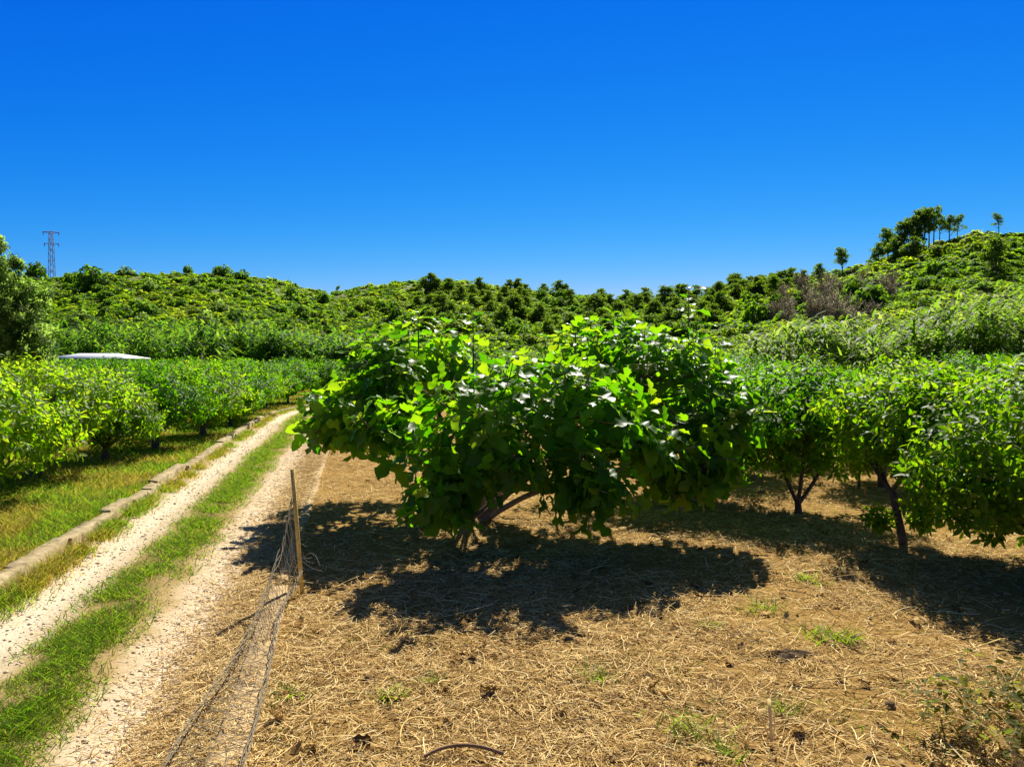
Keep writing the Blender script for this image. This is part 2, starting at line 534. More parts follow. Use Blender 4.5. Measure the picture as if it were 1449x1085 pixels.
def px_at(px, y):
    """east-west place on the bearing of a photo column at distance y"""
    return (px - 724.5) / 1095 * y
def hill_pt(px, py):
    """point on the hillside that lies on a bearing at a given height on the slope"""
    u = (px - 724.5) / 1095
    ys = np.linspace(float(base(u)), float(ridge(u)), 300)
    zz = hill_z(u * ys, ys)
    pp = 505 - (zz - CAM_Z) / ys * 1095
    k = int(np.argmax(pp <= py)) if (pp <= py).any() else int(np.argmin(pp))
    return np.array([u * ys[k], ys[k], zz[k]])

# ------------------------------------------------------------------ shrubs and pines of the hills
def bush_verts(n, lumps=6, tri=.22, flat=.8, up=.15):
    """n small triangles spread over a lumpy dome of radius 1 standing on z=0"""
    L = rand_dirs(lumps) * np.array([.55, .55, .35]) + np.array([0, 0, .45 * flat])
    lr = rng.uniform(.38, .62, lumps)
    k = rng.integers(0, lumps, n)
    d = rand_dirs(n)
    d[:, 2] = np.abs(d[:, 2]) * rng.choice([1, 1, 1, -.5], n)
    P = L[k] + d * lr[k][:, None] * rng.uniform(.75, 1.05, n)[:, None]
    P[:, 2] = np.maximum(P[:, 2], .02)
    nn = unit(d + rng.normal(size=(n, 3)) * .55 + np.array([0, 0, up]))
    a = unit(np.cross(nn, rand_dirs(n)))
    b = np.cross(nn, a)
    s = tri * rng.uniform(.6, 1.35, n)[:, None]
    V = np.stack([P + a * s, P - a * s * .6 + b * s * .75, P - a * s * .6 - b * s * .75], 1)
    return V.reshape(-1, 3), np.arange(n * 3).reshape(-1, 3)

def add_bush(mb, V, F, p, r, h, rz, tone=None):
    c, s = math.cos(rz), math.sin(rz)
    W = np.stack([(V[:, 0] * c - V[:, 1] * s) * r, (V[:, 0] * s + V[:, 1] * c) * r, V[:, 2] * h], 1) + p
    mb.add(W, F, tone)

# many low shrubs: one mass over the hillsides
NS = 12000
pxs = rng.uniform(-90, 1540, NS)
u = (pxs - 724.5) / 1095
tt = 1 - (1 - rng.uniform(.0, 1.03, NS)) .clip(0, 1) ** (1 / 1.35)
yy = base(u) + (ridge(u) - base(u)) * (tt + rng.uniform(-.02, .02, NS)).clip(0, 1.03)
xx = u * yy
zz = hill_z(xx, yy)
bv = [bush_verts(140, lumps=rng.integers(5, 10), tri=.24, flat=rng.uniform(.6, .9), up=.9) for _ in range(10)]
bvf = [bush_verts(330, lumps=rng.integers(6, 11), tri=.14, flat=rng.uniform(.6, .9), up=.9) for _ in range(8)]
patch = noise(xx, yy, 26, 77, 3)
mass = MB()
for q in range(NS):
    if 1080 < pxs[q] < 1300 and rng.random() < .3 and tt[q] < .8:      # the bare grey patch of the right hill
        continue
    r = rng.uniform(.8, 2.3) * (1.25 if tt[q] < .3 else 1)
    V, F = bvf[q % 8] if yy[q] < 135 else bv[q % 10]
    tone = np.clip(.12 + (patch[q] - .25) * 1.5 + rng.normal() * .25, 0, 1)
    if tt[q] < .35: tone *= .75
    add_bush(mass, V, F, (xx[q], yy[q], zz[q] - .25), r, r * rng.uniform(.45, .85), rng.uniform(0, 6.28), tone)
tag(mass.build('hillside_scrub', M['scrub_leaf']), 'low yellow-green scrub carpeting the hillsides behind the orchard', 'scrub', kind='stuff')

def hillside_zone(px):
    return 'left' if px < 470 else ('central' if px < 1060 else 'right')

# single rounded shrubs that stand out of the mass
shrub_meshes = []
for q in range(7):
    mb = MB()
    V, F = bush_verts(420, lumps=rng.integers(6, 11), tri=.16, flat=rng.uniform(.8, 1.1), up=.6)
    mb.add(V, F)
    shrub_meshes.append(mb.mesh('hill_shrub', M['dark_scrub_leaf'] if q < 4 else M['olive_leaf'] if q == 6 else leaf_mat('bright_scrub_leaf', [(.04, .08, .007), (.075, .115, .008), (.12, .135, .012)], [(.18, .36, .006), (.38, .50, .012)], rough=.7, tfac=.5, spec=.1)))
shrub_protos = [None] * 7
zone_label = {
    'left': ['dark rounded evergreen shrub on the hill below the lattice pylon', 'yellow-green rounded shrub on the hill below the lattice pylon'],
    'central': ['dark rounded evergreen shrub on the middle hill above the fig tree', 'yellow-green rounded shrub on the middle hill above the fig tree'],
    'right': ['dark rounded evergreen shrub on the hill below the ridge pines', 'yellow-green rounded shrub on the hill below the ridge pines']}
def put_shrub(px, py, r, h, k, label=None, group=None):
    p = hill_pt(px, py)
    z = hillside_zone(px)
    if shrub_protos[k] is None:
        o = link('hill_shrub', shrub_meshes[k]); shrub_protos[k] = o
    else:
        o = shrub_protos[k].copy(); COL.objects.link(o)
    o.location = p - np.array([0, 0, .2 * r])
    o.scale = (r, r, h)
    o.rotation_euler = (0, 0, rng.uniform(0, 6.28))
    for key in ('group',):
        if key in o: del o[key]
    dark = k < 4
    tag(o, label or zone_label[z][0 if dark else 1], 'shrub', group or ('dark' if dark else 'yellow-green') + ' shrubs on the ' + z + ' hill')
for q in range(250):
    px = rng.uniform(30, 1449)
    u1 = (px - 724.5) / 1095
    py0 = float(np.interp(u1, UX, SKY))
    f = rng.uniform(0, 1) ** .9
    py = py0 + 2 + f * (492 - py0)
    if 1085 < px < 1290 and rng.random() < .7: continue
    k = rng.choice(7, p=[.15, .15, .15, .13, .17, .17, .08])
    r = rng.uniform(1.5, 2.7)
    put_shrub(px, py, r, r * rng.uniform(.9, 1.4), int(k))
put_shrub(1068, 462, 3.0, 4.6, 1, 'large dark dome shaped bush at the foot of the grey bare patch', 'large dark bushes')
put_shrub(1238, 442, 4.0, 4.6, 2, 'wide bright topped evergreen bush behind the tall canes, below the ridge pines', 'large dark bushes')
put_shrub(132, 412, 4.2, 5.4, 0, 'large dark evergreen bush on the ridge just beside the lattice pylon', 'large dark bushes')
put_shrub(318, 391, 3.0, 3.2, 3, 'wide flat topped bush alone on the crest of the left hill', 'bushes on the crest')
put_shrub(268, 390, 1.5, 2.8, 3, 'small narrow upright bush on the crest of the left hill', 'bushes on the crest')
put_shrub(180, 392, 3.0, 2.8, 6, 'grey-green thin bush on the crest right of the big dark one', 'bushes on the crest')
put_shrub(55, 398, 3.6, 4.6, 0, 'dark round bush on the crest touching the pylon foot', 'bushes on the crest')

# pines
def pine_mesh(h, spread, nclump, trunk_frac, seed, ncl_tri=75, flat=.5):
    t, c = MB(), MB()
    lean = rng.uniform(-.08, .08, 2) * h
    top = np.array([lean[0], lean[1], h * .93])
    pts = bezier((0, 0, -.4), (lean[0] * -.4, lean[1] * .2, h * .5), top, 8)
    tube(t, pts, np.linspace(h * .022, h * .008, 8), 6)
    for q in range(nclump):
        a = rng.uniform(0, 6.28)
        zf = rng.uniform(trunk_frac, 1.0)
        rr = spread * (1 - ((zf - trunk_frac) / (1 - trunk_frac)) ** 2 * .72) * rng.uniform(.25, 1)
        e = np.array([math.cos(a) * rr + lean[0] * zf, math.sin(a) * rr + lean[1] * zf, h * zf])
        s0 = pts[int(min(7, zf * 7 * .85))]
        tube(t, bezier(s0, (s0 + e) / 2 + np.array([0, 0, -.03 * h]), e, 4), np.linspace(h * .007, h * .003, 4), 4)
        V, F = bush_verts(ncl_tri, lumps=3, tri=.17, flat=flat + .5)
        r = spread * rng.uniform(.28, .52)
        V = V - np.array([0, 0, .35])
        add_bush(c, V, F, e, r, r * rng.uniform(.75, 1.15), rng.uniform(0, 6.28))
    return t.mesh('trunk', M['bark'], True), c.mesh('crown', M['pine_leaf'])

pine_kinds = []
for (h, sp, ncl, tf) in ((8.5, 2.7, 34, .40), (9.0, 3.0, 46, .30), (7.2, 3.1, 52, .14), (8.0, 2.4, 22, .54)):
    tm, cm = pine_mesh(h, sp, ncl, tf, 0)
    root = empty('pine_tree', (0, -500, 0))
    link('trunk', tm, root); link('crown', cm, root)
    pine_kinds.append([root, False])
def put_pine(px, py, s, k, label, group, sz=1.0, wide=1.0, sink=0.0):
    p = hill_pt(px, py) - np.array([0, 0, sink])
    rec = pine_kinds[k]
    o = copy_tree(rec[0]) if rec[1] else rec[0]
    rec[1] = True
    if 'group' in o: del o['group']
    o.location = p
    o.scale = (s * wide, s * wide, s * sz)
    o.rotation_euler = (0, 0, rng.uniform(0, 6.28))
    tag(o, label, 'pine tree', group)

G = 'pines on the right ridge'
for px, py, s, k, sz in ((1240, 376, .75, 2, .9), (1254, 372, .95, 0, .95), (1266, 372, .9, 2, .8), (1276, 366, 1.0, 1, .9), (1286, 362, 1.0, 1, .95), (1297, 356, 1.0, 1, 1), (1304, 354, 1.05, 0, 1), (1311, 352, 1.0, 3, 1.05),
                         (1318, 350, .95, 3, 1.1), (1290, 368, .8, 2, .8), (1326, 346, .7, 3, 1.1)):
    put_pine(px, py, s, k, 'tall slender pine in the clump on top of the right ridge', G, sz)
put_pine(1340, 342, .75, 0, 'open crowned pine at the right end of the ridge clump', G, .95)
put_pine(1351, 340, .68, 3, 'thin pine with see-through crown just outside the ridge clump', G, 1.05)
put_pine(1409, 338, .68, 3, 'lone umbrella pine standing apart on the bare right summit', G, .95)
put_pine(1407, 393, .95, 2, 'dark pine standing alone below the summit, in front of the slope', 'single pines on the right slope', .95)
put_pine(1190, 392, .85, 0, 'round topped pine sticking out of the skyline left of the ridge clump', 'single pines on the right slope', .9)
put_pine(1158, 402, .62, 2, 'small dark pine on the skyline at the upper edge of the grey patch', 'single pines on the right slope')
put_pine(1135, 408, .55, 2, 'bushy pine on the skyline down-slope of the grey patch', 'single pines on the right slope')
put_pine(1044, 420, .6, 2, 'small round pine on the skyline right of the tall fig shoot', 'single pines on the right slope')
put_pine(478, 422, .45, 3, 'tiny thin pine in the skyline dip between the two hills', 'single pines on the crest')
# the dark pine wood of the middle hill
for q in range(135):
    px = rng.uniform(590, 1130)
    u1 = (px - 724.5) / 1095
    py0 = float(np.interp(u1, UX, SKY))
    f = rng.uniform(0, 1) ** 1.5
    if px < 720 and f < .15: continue
    py = py0 + 1 + f * 70
    if px > 1030: py = py0 + 1 + f * 12
    on_sky = f < .06
    put_pine(px, py, rng.uniform(.55, .85), int(rng.choice([1, 2, 2, 2])), 'dark pine on the skyline of the middle hill' if on_sky else 'dark round pine in the wood on the middle hill slope',
             'skyline pines of the middle hill' if on_sky else 'pines in the middle hill wood', .95, 1.2, 1.0)

# bare grey shrubs of the right hill
def bare_shrub_mesh():
    t = MB()
    for q in range(5):
        a = rng.uniform(0, 6.28); rr = rng.uniform(.2, .9)
        e = np.array([math.cos(a) * rr, math.sin(a) * rr, rng.uniform(1.6, 2.8)])
        b = bezier((0, 0, -.1), (e[0] * .3, e[1] * .3, e[2] * .6), e, 6)
        tube(t, b, np.linspace(.07, .025, 6), 4)
        for k in range(26):
            s = b[rng.integers(2, 6)] + rng.normal(size=3) * .04
            d = unit(rng.normal(size=3) * np.array([1, 1, .6]) + np.array([0, 0, .7]))
            L = rng.uniform(.4, 1.0)
            tube(t, bezier(s, s + d * L * .5, s + d * L + np.array([0, 0, .12]), 3), np.linspace(.03, .016, 3), 3)
    return t.mesh('bare_shrub', M['dry_twig'])
bare = [bare_shrub_mesh() for _ in range(4)]
bare_protos = [None] * 4
for q in range(48):
    px = rng.uniform(1085, 1300)
    py = rng.uniform(0, 1)
    px = px if px < 1265 else px - 120
    lo = np.interp(px, [1085, 1200, 1260, 1330], [430, 398, 378, 420])
    hi = np.interp(px, [1085, 1200, 1330], [470, 470, 450])
    p = hill_pt(px, lo + py * (hi - lo))
    k = q % 4
    if bare_protos[k] is None:
        o = bare_protos[k] = link('bare_shrub', bare[k])
    else:
        o = bare_protos[k].copy(); COL.objects.link(o)
    o.location = p
    s = rng.uniform(1.0, 1.7)
    o.scale = (s * 1.2, s * 1.2, s)
    o.rotation_euler = (0, 0, rng.uniform(0, 6.28))
    tag(o, 'leafless grey-brown shrub in the dry patch on the right hill', 'bare shrub', 'bare shrubs in the dry patch')

# ------------------------------------------------------------------ cane thickets
def cane_thicket(name, label, pts, hts, nleaf, leaf_len, leaf_w, lean=(.12, 0), mat='reed_leaf'):
    mb = MB()
    n = len(pts)
    P, D, C, Lh, Wd, TN, up = [], [], [], [], [], [], []
    for q in range(n):
        h = hts[q]
        b = np.array([pts[q][0], pts[q][1], pts[q][2] if len(pts[q]) > 2 else -.1])
        ln = np.array([rng.normal() * .10 + lean[0], rng.normal() * .10 + lean[1], 0]) * h
        top = b + ln + np.array([0, 0, h])
        st = bezier(b, b + np.array([0, 0, h * .6]), top, 6)
        tube(mb, st, np.linspace(.022, .008, 6), 3, tone=.35)
        f = rng.uniform(.30, 1.0, nleaf) ** .8
        a = rng.uniform(0, 6.28, nleaf)
        base_p = np.stack([np.interp(f, np.linspace(0, 1, 6), st[:, k]) for k in range(3)], 1)
        d = np.stack([np.cos(a), np.sin(a), rng.uniform(.5, 1.3, nleaf)], 1)
        P.append(base_p); D.append(d)
        L = leaf_len * rng.uniform(.6, 1.2, nleaf)
        Lh.append(L); Wd.append(leaf_w * rng.uniform(.7, 1.2, nleaf))
        c = np.stack([np.cos(a) * .25 + .15, np.sin(a) * .25, -rng.uniform(.3, 1.2, nleaf)], 1)
        C.append(c)
    P, D, C = np.concatenate(P), np.concatenate(D), np.concatenate(C)
    L, W = np.concatenate(Lh), np.concatenate(Wd)
    mb.att = []
    ribbons(mb, P, D, L, W, np.tile([0, 0, 1.0], (len(P), 1)), C, seg=4)
    return tag(mb.build(name, M[mat]), label, 'canes', kind='stuff')

def cane_clumps(nclump, nstem, px0, px1, y0, y1, txs, tys, lo, hi, spread):
    pts, hts = [], []
    for q in range(nclump):
        px = rng.uniform(px0, px1)
        y = rng.uniform(y0, y1)
        z = CAM_Z + (505 - np.interp(px, txs, tys)) / 1095 * y
        hc = max(1.5, z * rng.uniform(lo, hi))
        for k in range(rng.integers(nstem - 4, nstem + 5)):
            pts.append((px_at(px, y) + rng.normal() * spread, y + rng.normal() * spread))
            hts.append(hc * rng.uniform(.62, 1.05))
    return pts, hts
pts, hts = cane_clumps(125, 12, 1025, 1570, 33, 47, [1030, 1060, 1150, 1250, 1330, 1400, 1449, 1570], [482, 470, 456, 444, 426, 400, 386, 376], .5, 1.08, .36)
cane_thicket('cane_thicket', 'tall pale green giant canes behind the citrus trees at the right', pts, hts, 18, 1.35, .14, (.24, -.06))
pts, hts = cane_clumps(150, 11, 30, 500, 64, 82, [40, 110, 200, 300, 400, 470, 500], [462, 454, 452, 452, 454, 462, 472], .55, 1.05, .6)
cane_thicket('cane_thicket', 'dense green cane belt at the foot of the left hill beyond the white roof', pts, hts, 13, 1.5, .21, (.05, -.03), 'cane_leaf')

# ------------------------------------------------------------------ citrus trees
def leaf_small():
    V = np.array([[0, 0, 0], [.3, .2, .05], [.3, 0, 0], [.3, -.2, .05], [.68, .17, .05], [.68, 0, 0], [.68, -.17, .05], [1, 0, -.02]])
    F3 = [[0, 2, 1], [0, 3, 2], [4, 5, 7], [5, 6, 7]]
    F4 = [[1, 2, 5, 4], [2, 3, 6, 5]]
    return V, np.array(F3), np.array(F4)
LEAF = leaf_small()

def citrus_crown(mb, c, rad, nshoot, nleaf, size, zmin=.25, lumps=15, inner=.3):
    c, rad = np.asarray(c, float), np.asarray(rad, float)
    gi = np.arange(lumps) + .5
    gz = 1 - 2 * gi / lumps
    ga = gi * 2.39996 + rng.uniform(0, 6.28)
    L = unit(np.stack([np.sqrt(1 - gz ** 2) * np.cos(ga), np.sqrt(1 - gz ** 2) * np.sin(ga), gz], 1) + rng.normal(size=(lumps, 3)) * .16) * rng.uniform(.42, .64, (lumps, 1))
    L[:, 2] *= .9
    lr = rng.uniform(.32, .52, lumps)
    k = rng.integers(0, lumps, nshoot)
    d = rand_dirs(nshoot)
    q = L[k] + d * lr[k][:, None] * np.where(rng.random(nshoot) < inner, rng.uniform(.3, .85, nshoot), rng.uniform(.85, 1.08, nshoot))[:, None]
    tip = c + q * rad
    keep = tip[:, 2] > zmin
    tip, d, q = tip[keep], d[keep], q[keep]
    ax = unit(unit(q) * .8 + d * .5 + np.array([0, 0, .45]) + rng.normal(size=d.shape) * .25)
    ns = len(tip)
    j = np.tile(np.arange(nleaf), ns)
    s = np.repeat(np.arange(ns), nleaf)
    A = ax[s]
    side = unit(np.cross(A, rand_dirs(ns)[s] * .05 + np.array([.3, .2, 1.0])))
    oth = np.cross(A, side)
    ph = j * 2.4 + np.repeat(rng.uniform(0, 6.28, ns), nleaf)
    f = (j + .5) / nleaf
    radial = side * np.cos(ph)[:, None] + oth * np.sin(ph)[:, None]
    n = len(j)
    P = tip[s] - A * ((1 - f) * .24)[:, None] + radial * .015
    D = unit(radial + A * (.25 + .9 * f ** 2)[:, None] + np.array([0, 0, -.25]) + rng.normal(size=(n, 3)) * .22)
    N = unit(A * 1.0 - radial * .2 + np.array([0, 0, .5]) + rng.normal(size=(n, 3)) * .35)
    scatter_leaves(mb, LEAF, P, D, N, size * rng.uniform(.65, 1.2, n), droop=rng.uniform(.05, .35, n))
    return tip

def citrus_trunk(mb, tips, c, rad, h0, nlimb=4, r0=.085, base_off=(0, 0), lean=(0, 0)):
    b = np.array([base_off[0], base_off[1], -.08])
    fork = np.array([base_off[0] * .6 + lean[0], base_off[1] * .6 + lean[1], h0])
    tube(mb, bezier(b, (b + fork) / 2 + np.array([.03, .02, 0]), fork, 6), np.linspace(r0 * 1.25, r0 * .9, 6), 8)
    for q in range(nlimb):
        a = q * 6.28 / nlimb + rng.uniform(-.5, .5)
        e = np.asarray(c) + np.array([math.cos(a) * rad[0] * .55, math.sin(a) * rad[1] * .55, rad[2] * rng.uniform(-.15, .35)])
        lim = bezier(fork - np.array([0, 0, .03]), fork * .55 + e * .45 + np.array([math.cos(a) * .15, math.sin(a) * .15, -.05]), e, 7)
        tube(mb, lim, np.linspace(r0 * .62, r0 * .2, 7), 6)
        for k in range(9):
            s = lim[rng.integers(2, 7)]
            dd = np.linalg.norm(tips - s, axis=1)
            t = tips[int(np.argsort(dd)[rng.integers(0, 60)])]
            tube(mb, bezier(s, (s + t) / 2 + rng.normal(size=3) * .06, t, 4), np.linspace(r0 * .17, .005, 4), 4)

def citrus_proto(c, rad, nshoot, nleaf, size, h0, mat, zmin, nlimb=4, r0=.085, lean=(0, 0), base_off=(0, 0), sprouts=()):
    root = empty('citrus_tree', (0, -300, 0))
    cb, tb = MB(), MB()
    tips = citrus_crown(cb, c, rad, nshoot, nleaf, size, zmin)
    citrus_trunk(tb, tips, c, rad, h0, nlimb, r0, base_off, lean)
    tb.build('trunk', M['bark'], root, True)
    cb.build('crown', M[mat], root)
    for (sx, sy, sz, sr) in sprouts:
        s = MB()
        citrus_crown(s, (sx, sy, sz), (sr, sr, sr * .8), 16, 11, size, .05, 3, .2)
        s.build('sprout', M[mat], root)
    return root

protoA = citrus_proto((0, 0, 1.40), (1.75, 1.7, 1.2), 760, 12, .13, .45, 'citrus_leaf', .3)
protoB = citrus_proto((.1, 0, 1.40), (1.85, 1.8, 1.22), 800, 12, .13, .45, 'citrus_leaf', .28)
protoC = citrus_proto((0, .1, 1.32), (1.7, 1.8, 1.2), 760, 12, .13, .4, 'citrus_leaf', .22)
protoD = citrus_proto((0, 0, 1.38), (1.85, 1.8, 1.22), 780, 12, .13, .45, 'citrus_leaf_pale', .28)
protoE = citrus_proto((-.1, 0, 1.36), (1.8, 1.85, 1.24), 780, 12, .135, .4, 'citrus_leaf_pale', .25)
protoF = citrus_proto((.05, 0, 1.42), (1.7, 1.75, 1.2), 760, 12, .13, .45, 'citrus_leaf_warm', .3)
protos = {'F': [protoF, 0], 'A': [protoA, 0], 'B': [protoB, 0], 'C': [protoC, 0], 'D': [protoD, 0], 'E': [protoE, 0]}
def put_citrus(k, x, y, s=1.0, label='', group='', sz=1.0, z=0.0):
    rec = protos[k]
    o = copy_tree(rec[0]) if rec[1] else rec[0]
    rec[1] = 1
    o.location = (x, y, z)
    o.scale = (s, s, s * sz)
    o.rotation_euler = (0, 0, rng.uniform(0, 6.28))
    tag(o, label, 'citrus tree', group)
    return o

# left orchard: the row along the track
FRONT = 'citrus trees along the left of the track'
front = [('E', -9.45, 13.0, 1.04, 'pale leaved citrus tree cut off by the left photo edge, above the darkest grass shade'),
         ('D', -9.95, 16.1, 1.05, 'pale yellow-green citrus tree with low hanging skirt, second along the track from the left edge'),
         ('F', -9.8, 18.6, .88, 'citrus tree touching the pale skirted one on its far side'),
         ('B', -9.75, 21.1, .98, 'citrus tree just nearer than the one showing its forked trunk'),
         ('F', -9.75, 24.4, 1.0, 'rounded citrus tree whose forked trunk shows above a dry grass clearing'),
         ('C', -10.2, 27.9, .86, 'citrus tree with low round crown just past the one with the visible forked trunk'),
         ('B', -10.8, 30.4, 1.0, 'bushy citrus tree where the kerb fades into dry grass'),
         ('F', -11.4, 33.8, .9, 'citrus tree two places before the bend of the track'),
         ('A', -12.1, 37.8, 1.02, 'small looking far citrus tree near the bend of the track'),
         ('C', -12.2, 42.0, 1.05, 'citrus tree at the bend closing the view along the track')]
for k, x, y, s, lab in front:
    put_citrus(k, x, y, s * 1.1, lab, FRONT, .92)
BACK = 'citrus trees in the back rows of the left orchard'
for row in range(1, 6):
    for q in range(12):
        y = 13.5 + q * 4.1 + rng.uniform(-.4, .4)
        x = -9.8 - row * 3.9 - max(0, y - 26) * .16 + rng.uniform(-.4, .4)
        if x / y < -.74 or y > 56: continue
        k = rng.choice(list('DEBDE')) if y < 27 else rng.choice(list('ABCABD'))
        put_citrus(k, x, y, rng.uniform(.95, 1.08), 'citrus tree of the back rows of the left orchard, only its crown top showing', BACK)
for (x, y) in ((-11.6, 47.5), (-8.2, 49.5), (-14.6, 52), (-9.9, 54.5), (-4.2, 52)):
    put_citrus('ABC'[int(rng.integers(0, 3))], x, y, 1.1, 'far citrus tree beyond the end of the track', 'citrus trees beyond the track end')

# right orchard
t1 = citrus_proto((-.05, 0, 1.55), (1.75, 1.6, 1.18), 900, 12, .125, .16, 'citrus_leaf', .45, nlimb=3, r0=.058)
t1.location = (4.68, 12.6, 0)
tag(t1, 'citrus tree with dark low forked trunk next to the right side of the fig tree', 'citrus tree', 'citrus trees of the right orchard')
t2 = citrus_proto((.05, .1, 1.72), (1.3, 1.25, .92), 560, 12, .125, .75, 'citrus_leaf_warm', .85, nlimb=4, r0=.05, lean=(-.12, .05), base_off=(.12, 0),
                  sprouts=((-.3, -.1, .42, .28), (.28, -.12, .36, .32), (.4, .1, .5, .2)))
t2.location = (5.2, 10.4, 0)
tag(t2, 'slim citrus tree with crooked bare trunk and leafy sprouts at its foot', 'citrus tree', 'citrus trees of the right orchard')
t3 = citrus_proto((0, 0, 1.45), (2.1, 2.0, 1.32), 1900, 13, .125, .45, 'citrus_leaf_warm', .26, nlimb=5, r0=.09)
t3.location = (6.3, 8.95, 0)
tag(t3, 'big bushy citrus tree cut by the right photo edge, leaves hanging near the straw', 'citrus tree', 'citrus trees of the right orchard')
extra = [('A', 3.35, 13.9, .98, 'shaded citrus tree pressed against the right flank of the fig crown'), ('C', 4.9, 16.6, 1.0, 'citrus tree in deep shade directly behind the right end of the fig tree'),
         ('D', 7.3, 15.2, .95, 'bright yellow-green citrus tree lit behind the gap between the two thin trunks'),
         ('B', 10.3, 14.2, 1.05, 'dense citrus tree behind the big bushy one at the right edge')]
for k, x, y, s, lab in extra:
    put_citrus(k, x, y, s, lab, 'citrus trees of the right orchard')
yb_ = empty('citrus_sapling', (6.75, 15.0, 0))
cb_, tb_ = MB(), MB()
tp_ = citrus_crown(cb_, (0, 0, .72), (.72, .6, .62), 120, 11, .12, .12, 7, .3)
tube(tb_, bezier((0, 0, -.05), (.03, 0, .3), (0, 0, .75), 5), np.linspace(.03, .012, 5), 6)
for q_ in range(8):
    tube(tb_, bezier((.01, 0, .35), tp_[q_ * 5] * .5 + np.array([0, 0, .2]), tp_[q_ * 5], 4), np.linspace(.012, .004, 4), 4)
tb_.build('trunk', M['bark'], yb_, True)
cb_.build('crown', M['citrus_leaf_pale'], yb_)
tag(yb_, 'low sunlit yellow-green sapling in the gap between the forked and the crooked trunks', 'citrus sapling')
M['stake'] = plain('stake', (.70, .26, .04), .7)
sk_ = MB()
tube(sk_, [(0, 0, -.05), (.004, 0, .17), (.008, 0, .19)], [.022, .022, .012], 6)
o_ = sk_.build('marker_stake', M['stake'])
o_.location = (6.42, 14.0, 0)
tag(o_, 'short orange stake in the straw behind the two thin citrus trunks', 'stake')
BR = 'citrus trees in the back rows of the right orchard'
for row in range(5):
    for q in range(8):
        y = 18.6 + row * 3.6 + rng.uniform(-.4, .4)
        x = 2.6 + q * 3.7 + rng.uniform(-.4, .4)
        if x / y > .74 or x / y < .13: continue
        put_citrus(rng.choice(list('ABCABCF')), x, y, rng.uniform(.86, 1.18), 'citrus tree of the back rows of the right orchard, seen only as a crown top', BR)

# ------------------------------------------------------------------ the fig tree
def fig_leaf(lobed):
    if lobed == 0:
        out = [(-.02, .03), (-.08, .15), (.02, .31), (.20, .46), (.30, .38), (.36, .19), (.50, .25), (.68, .33), (.80, .24), (.92, .10), (1, 0)]
    elif lobed == 1:
        out = [(-.02, .03), (-.06, .14), (.03, .27), (.18, .38), (.32, .38), (.42, .27), (.55, .28), (.68, .27), (.80, .20), (.92, .09), (1, 0)]
    else:
        out = [(-.02, .03), (-.10, .17), (-.02, .33), (.18, .52), (.28, .44), (.32, .14), (.48, .17), (.70, .29), (.80, .21), (.92, .08), (1, 0)]
    mid = [0, 0, .05, .14, .26, .36, .48, .62, .77, .91, 1]
    V, F3, F4 = [], [], []
    V += [(m, 0, 0) for m in mid]
    n = len(out)
    for sgn in (1, -1):
        o = len(V)
        for k, (x, y) in enumerate(out):
            V.append((x, sgn * y, .26 * y + .05 * math.sin(k * 2.1 + sgn)))
        for k in range(n - 1):
            f = [k, k + 1, o + k + 1, o + k]
            F4.append(f if sgn < 0 else f[::-1])
    o = len(V)                                       # leaf stalk
    V += [(-.42, .014, .06), (-.42, -.014, .06), (-.2, .012, .02), (-.2, -.012, .02)]
    F4 += [[o, o + 1, o + 3, o + 2], [o + 2, o + 3, n + 0, n + n]]
    return np.array(V, float), np.zeros((0, 3), int), np.array(F4)
FIG = [fig_leaf(0), fig_leaf(1), fig_leaf(2)]

fig = empty('fig_tree', (-.62, 12.0, 0))
FO = np.array([-.62, 12.0, 0])
blobs = [  # centre, radii, shoots
    ((-1.62, 12.5, 2.34), (1.15, 1.2, .86), 46), ((-1.95, 11.5, 2.0), (.7, .7, .5), 16), ((-2.38, 11.4, 1.68), (.70, .9, .48), 22), ((-.30, 9.75, 1.90), (1.00, 1.0, .68), 30),
    ((-.80, 9.3, .98), (.64, .62, .64), 18), ((.86, 9.85, 1.92), (1.05, 1.05, .70), 30), ((2.22, 11.5, 2.30), (1.05, 1.2, .90), 38), ((1.35, 12.2, 2.55), (.85, .9, .66), 20), ((-.35, 10.5, 1.12), (.6, .5, .40), 8), ((2.2, 10.4, 1.0), (.5, .5, .40), 8), ((-1.0, 11.0, .95), (.5, .5, .4), 8),
    ((2.85, 10.8, 1.72), (.58, .85, .70), 20), ((2.52, 10.0, 1.18), (.36, .42, .42), 9), ((.88, 9.3, .98), (.68, .52, .58), 17),
    ((-.05, 9.4, 1.42), (.8, .55, .40), 9), ((1.72, 9.9, 1.45), (.72, .7, .45), 13), ((-1.2, 14.2, 2.15), (1.3, 1.3, .85), 13),
    ((1.9, 14.2, 2.15), (1.4, 1.3, .85), 14), ((-2.3, 13.9, 1.7), (1.1, 1.3, .7), 22), ((-1.60, 10.5, 1.62), (.6, .6, .42), 10), ((-3.0, 12.6, 1.6), (.55, .8, .45), 12), ((2.75, 14.0, 1.6), (1.0, 1.2, .7), 18), ((.3, 12.2, 2.12), (1.3, 1.1, .6), 18)]
centres = np.array([b[0] for b in blobs]); radii = np.array([b[1] for b in blobs])
limbs, twigs = MB(), MB()
leafP, leafD, leafN, leafS, leafQ = [], [], [], [], []
